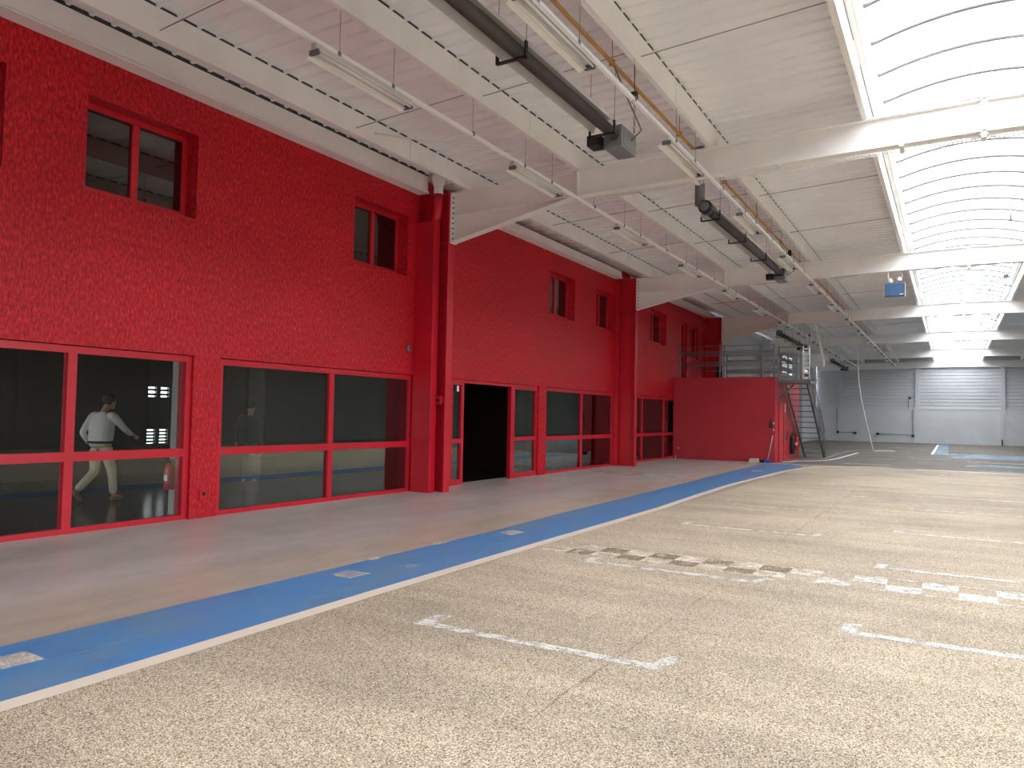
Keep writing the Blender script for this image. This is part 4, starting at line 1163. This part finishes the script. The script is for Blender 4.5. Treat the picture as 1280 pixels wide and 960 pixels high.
def person(label, loc, rz, pose):
    V = Vector
    t = thing('person', label, 'person', loc, rz)
    J = pose
    hd, hr, RH = head_parts(J['head'], J['head_yaw'])
    body = [skin([[(J['pelvis'], .08), (J['chest'], (.14, .10)), (J['neck0'], .06), (J['neck1'], .056), (tuple(V(J['head']) - V((0, 0, .05))), .06)]], 1)]
    body += hd
    for s in ('l', 'r'):
        body.append(skin([[(J['sh_' + s], .055), (J['el_' + s], .042), (J['wr_' + s], .026)]], 1))
        w, e = V(J['wr_' + s]), V(J['el_' + s])
        body += hand(w, V(J.get('hd_' + s, tuple(w - e))), 1 if s == 'r' else -1, J.get('curl', .5), V(J.get('thumb_' + s, (0, 1, .3))))
        body.append(skin([[(J['hip_' + s], .065), (J['kn_' + s], .05), (J['an_' + s], .04), (J['toe_' + s], .035)]], 1))
    me = merge(body, .009, 'body')
    o = link('body', me, M['skin'], t)
    # hair: cap over the skull, cut away from the face
    hm = merge(hr, None, 'hair')
    bm = bmesh.new(); bm.from_mesh(hm)
    inv = RH.inverted()
    bmesh.ops.delete(bm, geom=[f for f in bm.faces if (lambda q: (q.y > .03 and q.z < .075) or q.z < -.045 or (q.z < -.01 and q.y > -.02))(inv @ f.calc_center_median())], context='FACES')
    bm.to_mesh(hm); bm.free()
    h = link('hair', hm, M['hair'], t); so = h.modifiers.new('s', 'SOLIDIFY'); so.thickness = .012
    # trousers
    tr = [skin([[(J['waist'], (.17, .135)), (J['pelvis'], (.19, .165)), (tuple((V(J['hip_l']) + V(J['hip_r'])) / 2 - V((0, 0, .05))), (.185, .16))]], 2)]
    for s in ('l', 'r'): tr.append(skin([[(J['hip_' + s], .115), (tuple(V(J['hip_' + s]).lerp(V(J['kn_' + s]), .5)), .098), (J['kn_' + s], .078), (tuple(V(J['kn_' + s]).lerp(V(J['an_' + s]), .5)), .070), (tuple(V(J['kn_' + s]).lerp(V(J['an_' + s]), .96)), .064)]], 1))
    link('trousers', merge(tr, .012, 'trousers'), M[J['mt']], t)
    # shirt or jacket
    V_ = lambda a, b, u: tuple(V(a).lerp(V(b), u))
    sh = [skin([[(J['hem'], J['hem_r']), (V_(J['hem'], J['waist'], .5), (J['hem_r'][0] * 1.03, J['hem_r'][1] * 1.04)), (J['waist'], (.205, .175)), (V_(J['waist'], J['chest'], .5), (.218, .178)), (J['chest'], (.225, .165)), (V_(J['chest'], J['neck0'], .45), (.205, .14)), (V_(J['chest'], J['neck0'], .78), (.13, .10)), (J['neck0'], (.075, .075))]], 2)]
    for s in ('l', 'r'):
        mid = tuple(V(J['neck0']).lerp(V(J['sh_' + s]), .45) - V((0, 0, .02)))
        sh.append(skin([[(mid, .085), (J['sh_' + s], .078), (tuple(V(J['sh_' + s]).lerp(V(J['el_' + s]), .5)), .066), (J['el_' + s], .058), (tuple(V(J['el_' + s]).lerp(V(J['wr_' + s]), .5)), .05), (tuple(V(J['el_' + s]).lerp(V(J['wr_' + s]), .93)), .04)]], 1))
    link('shirt' if J['mt'] == 'trousers' else 'jacket', merge(sh, .012, 'top'), M[J['ms']], t)
    mb = MB(); w_ = V(J['belt'])
    ring_ = [(w_.x + .196 * math.cos(a * PI / 12), w_.y + .163 * math.sin(a * PI / 12), w_.z) for a in range(25)]
    if J['mt'] == 'trousers': link('belt', MB().tube(ring_, .02, 6).mesh('belt'), M['belt'], t)
    for s in ('l', 'r'):
        a_, b_ = V(J['an_' + s]), V(J['toe_' + s]); d_ = (b_ - a_); heel = a_ - d_ * .35; heel.z = a_.z - .05 if J['flat_' + s] else heel.z - .02
        me = skin([[(tuple(heel), .04), (tuple(a_.lerp(b_, .45) - V((0, 0, .012))), (.046, .038)), (tuple(b_), (.044, .03))]], 2)
        me.polygons.foreach_set('use_smooth', [True] * len(me.polygons)); me.materials.clear()
        link('shoe', me, M[J['mshoe']], t)
    return t

# walking man in white shirt: faces +y in his own frame
POSE1 = dict(head=(0.02, .11, 1.595), head_yaw=-.15, neck1=(.01, .06, 1.50), neck0=(0, .03, 1.44), chest=(0, .0, 1.22), waist=(0, -.02, 1.0), pelvis=(0, -.02, .93), hem=(0, -.02, .94), hem_r=(.20, .165), belt=(0, -.02, .95),
             sh_r=(.20, .02, 1.37), el_r=(.25, .20, 1.16), wr_r=(.20, .42, 1.06), sh_l=(-.20, .02, 1.37), el_l=(-.27, -.12, 1.10), wr_l=(-.24, .02, .90),
             hip_r=(.09, -.02, .90), kn_r=(.10, .13, .49), an_r=(.10, .18, .09), toe_r=(.11, .36, .04),
             hip_l=(-.09, -.02, .90), kn_l=(-.09, -.02, .48), an_l=(-.09, -.38, .19), toe_l=(-.09, -.28, .05), flat_r=True, flat_l=False,
             thumb_r=(-.3, 0, 1), thumb_l=(.2, 1, 0), mt='trousers', ms='shirt', mshoe='leather')
person('man in white shirt and beige trousers walking behind the left shop window', (-11.75, 7.2, 0), math.radians(14), POSE1)
POSE2 = dict(head=(0, .02, 1.58), head_yaw=-.5, neck1=(0, 0, 1.47), neck0=(0, -.01, 1.41), chest=(0, -.01, 1.2), waist=(0, 0, .98), pelvis=(0, 0, .92), hem=(0, 0, .80), hem_r=(.20, .15), belt=(0, 0, .95),
             sh_r=(.20, 0, 1.35), el_r=(.27, -.02, 1.08), wr_r=(.26, .06, .84), sh_l=(-.20, 0, 1.35), el_l=(-.27, -.02, 1.08), wr_l=(-.26, .06, .84),
             hip_r=(.09, 0, .88), kn_r=(.10, .02, .48), an_r=(.10, 0, .09), toe_r=(.12, .17, .04), hip_l=(-.09, 0, .88), kn_l=(-.10, .02, .48), an_l=(-.10, 0, .09), toe_l=(-.12, .17, .04), flat_r=True, flat_l=True,
             mt='suit', ms='suit', mshoe='belt')
person('man in a black suit standing with his back turned behind the second shop window', (-12.2, 10.55, 0), math.radians(48), POSE2)

SKY = 8.8
# ------------------------------------------------------------------ light: overcast sky, guided in through the roof light and two added openings
w = bpy.data.worlds.new('sky'); SC.world = w; w.use_nodes = True
nt = w.node_tree; bg = nt.nodes['Background']; bg.inputs[0].default_value = (.95, .98, 1.03, 1)
bg.inputs[1].default_value = SKY
def portal(loc, sx_, sy_, rot):
    L = bpy.data.lights.new('sky_portal', 'AREA'); L.shape = 'RECTANGLE'; L.size = sx_; L.size_y = sy_; L.cycles.is_portal = True
    o = bpy.data.objects.new('sky_portal', L); COL.objects.link(o); o.location = loc; o.rotation_euler = rot
    return o
portal((XR, (Y0 + YBACK) / 2, ZS + RISE + .05), GX1 - GX0, YBACK - Y0, (0, 0, 0))
portal((10.15, (ADDED_GATE[0] + ADDED_GATE[1]) / 2, ADDED_GATE[2] / 2), ADDED_GATE[2], ADDED_GATE[1] - ADDED_GATE[0], (0, PI / 2, 0))  # added doorway in the right wall
portal((-12.7, -3.05, 1.35), 6.4, 2.4, (PI / 2, 0, 0))  # open interior end, added to light the walking man

# ------------------------------------------------------------------ camera
cam = bpy.data.cameras.new('camera'); co_ = bpy.data.objects.new('camera', cam); COL.objects.link(co_)
yaw, pitch, roll = math.radians(30.1636), math.radians(2.3263), math.radians(1.0578)
F = Vector((-math.sin(yaw) * math.cos(pitch), math.cos(yaw) * math.cos(pitch), math.sin(pitch)))
Rr = Vector((math.cos(yaw), math.sin(yaw), 0)); U = Rr.cross(F)
R2 = Rr * math.cos(roll) + U * math.sin(roll); U2 = -Rr * math.sin(roll) + U * math.cos(roll)
mw_ = Matrix((R2, U2, -F)).transposed().to_4x4(); mw_.translation = Vector((0, 0, 1.5065))
co_.matrix_world = mw_
cam.sensor_width = 36; cam.lens = 946.16 / 1280 * 36; cam.clip_start = .05; cam.clip_end = 300
SC.camera = co_

vs_ = SC.view_settings
vs_.view_transform = 'Standard'; vs_.look = 'None'; vs_.gamma = 1; vs_.exposure = 0.0; vs_.use_curve_mapping = False
SC.cycles.use_denoising = True
SC.cycles.diffuse_bounces = 10
SC.cycles.transparent_max_bounces = 16
SC.cycles.sample_clamp_indirect = 8
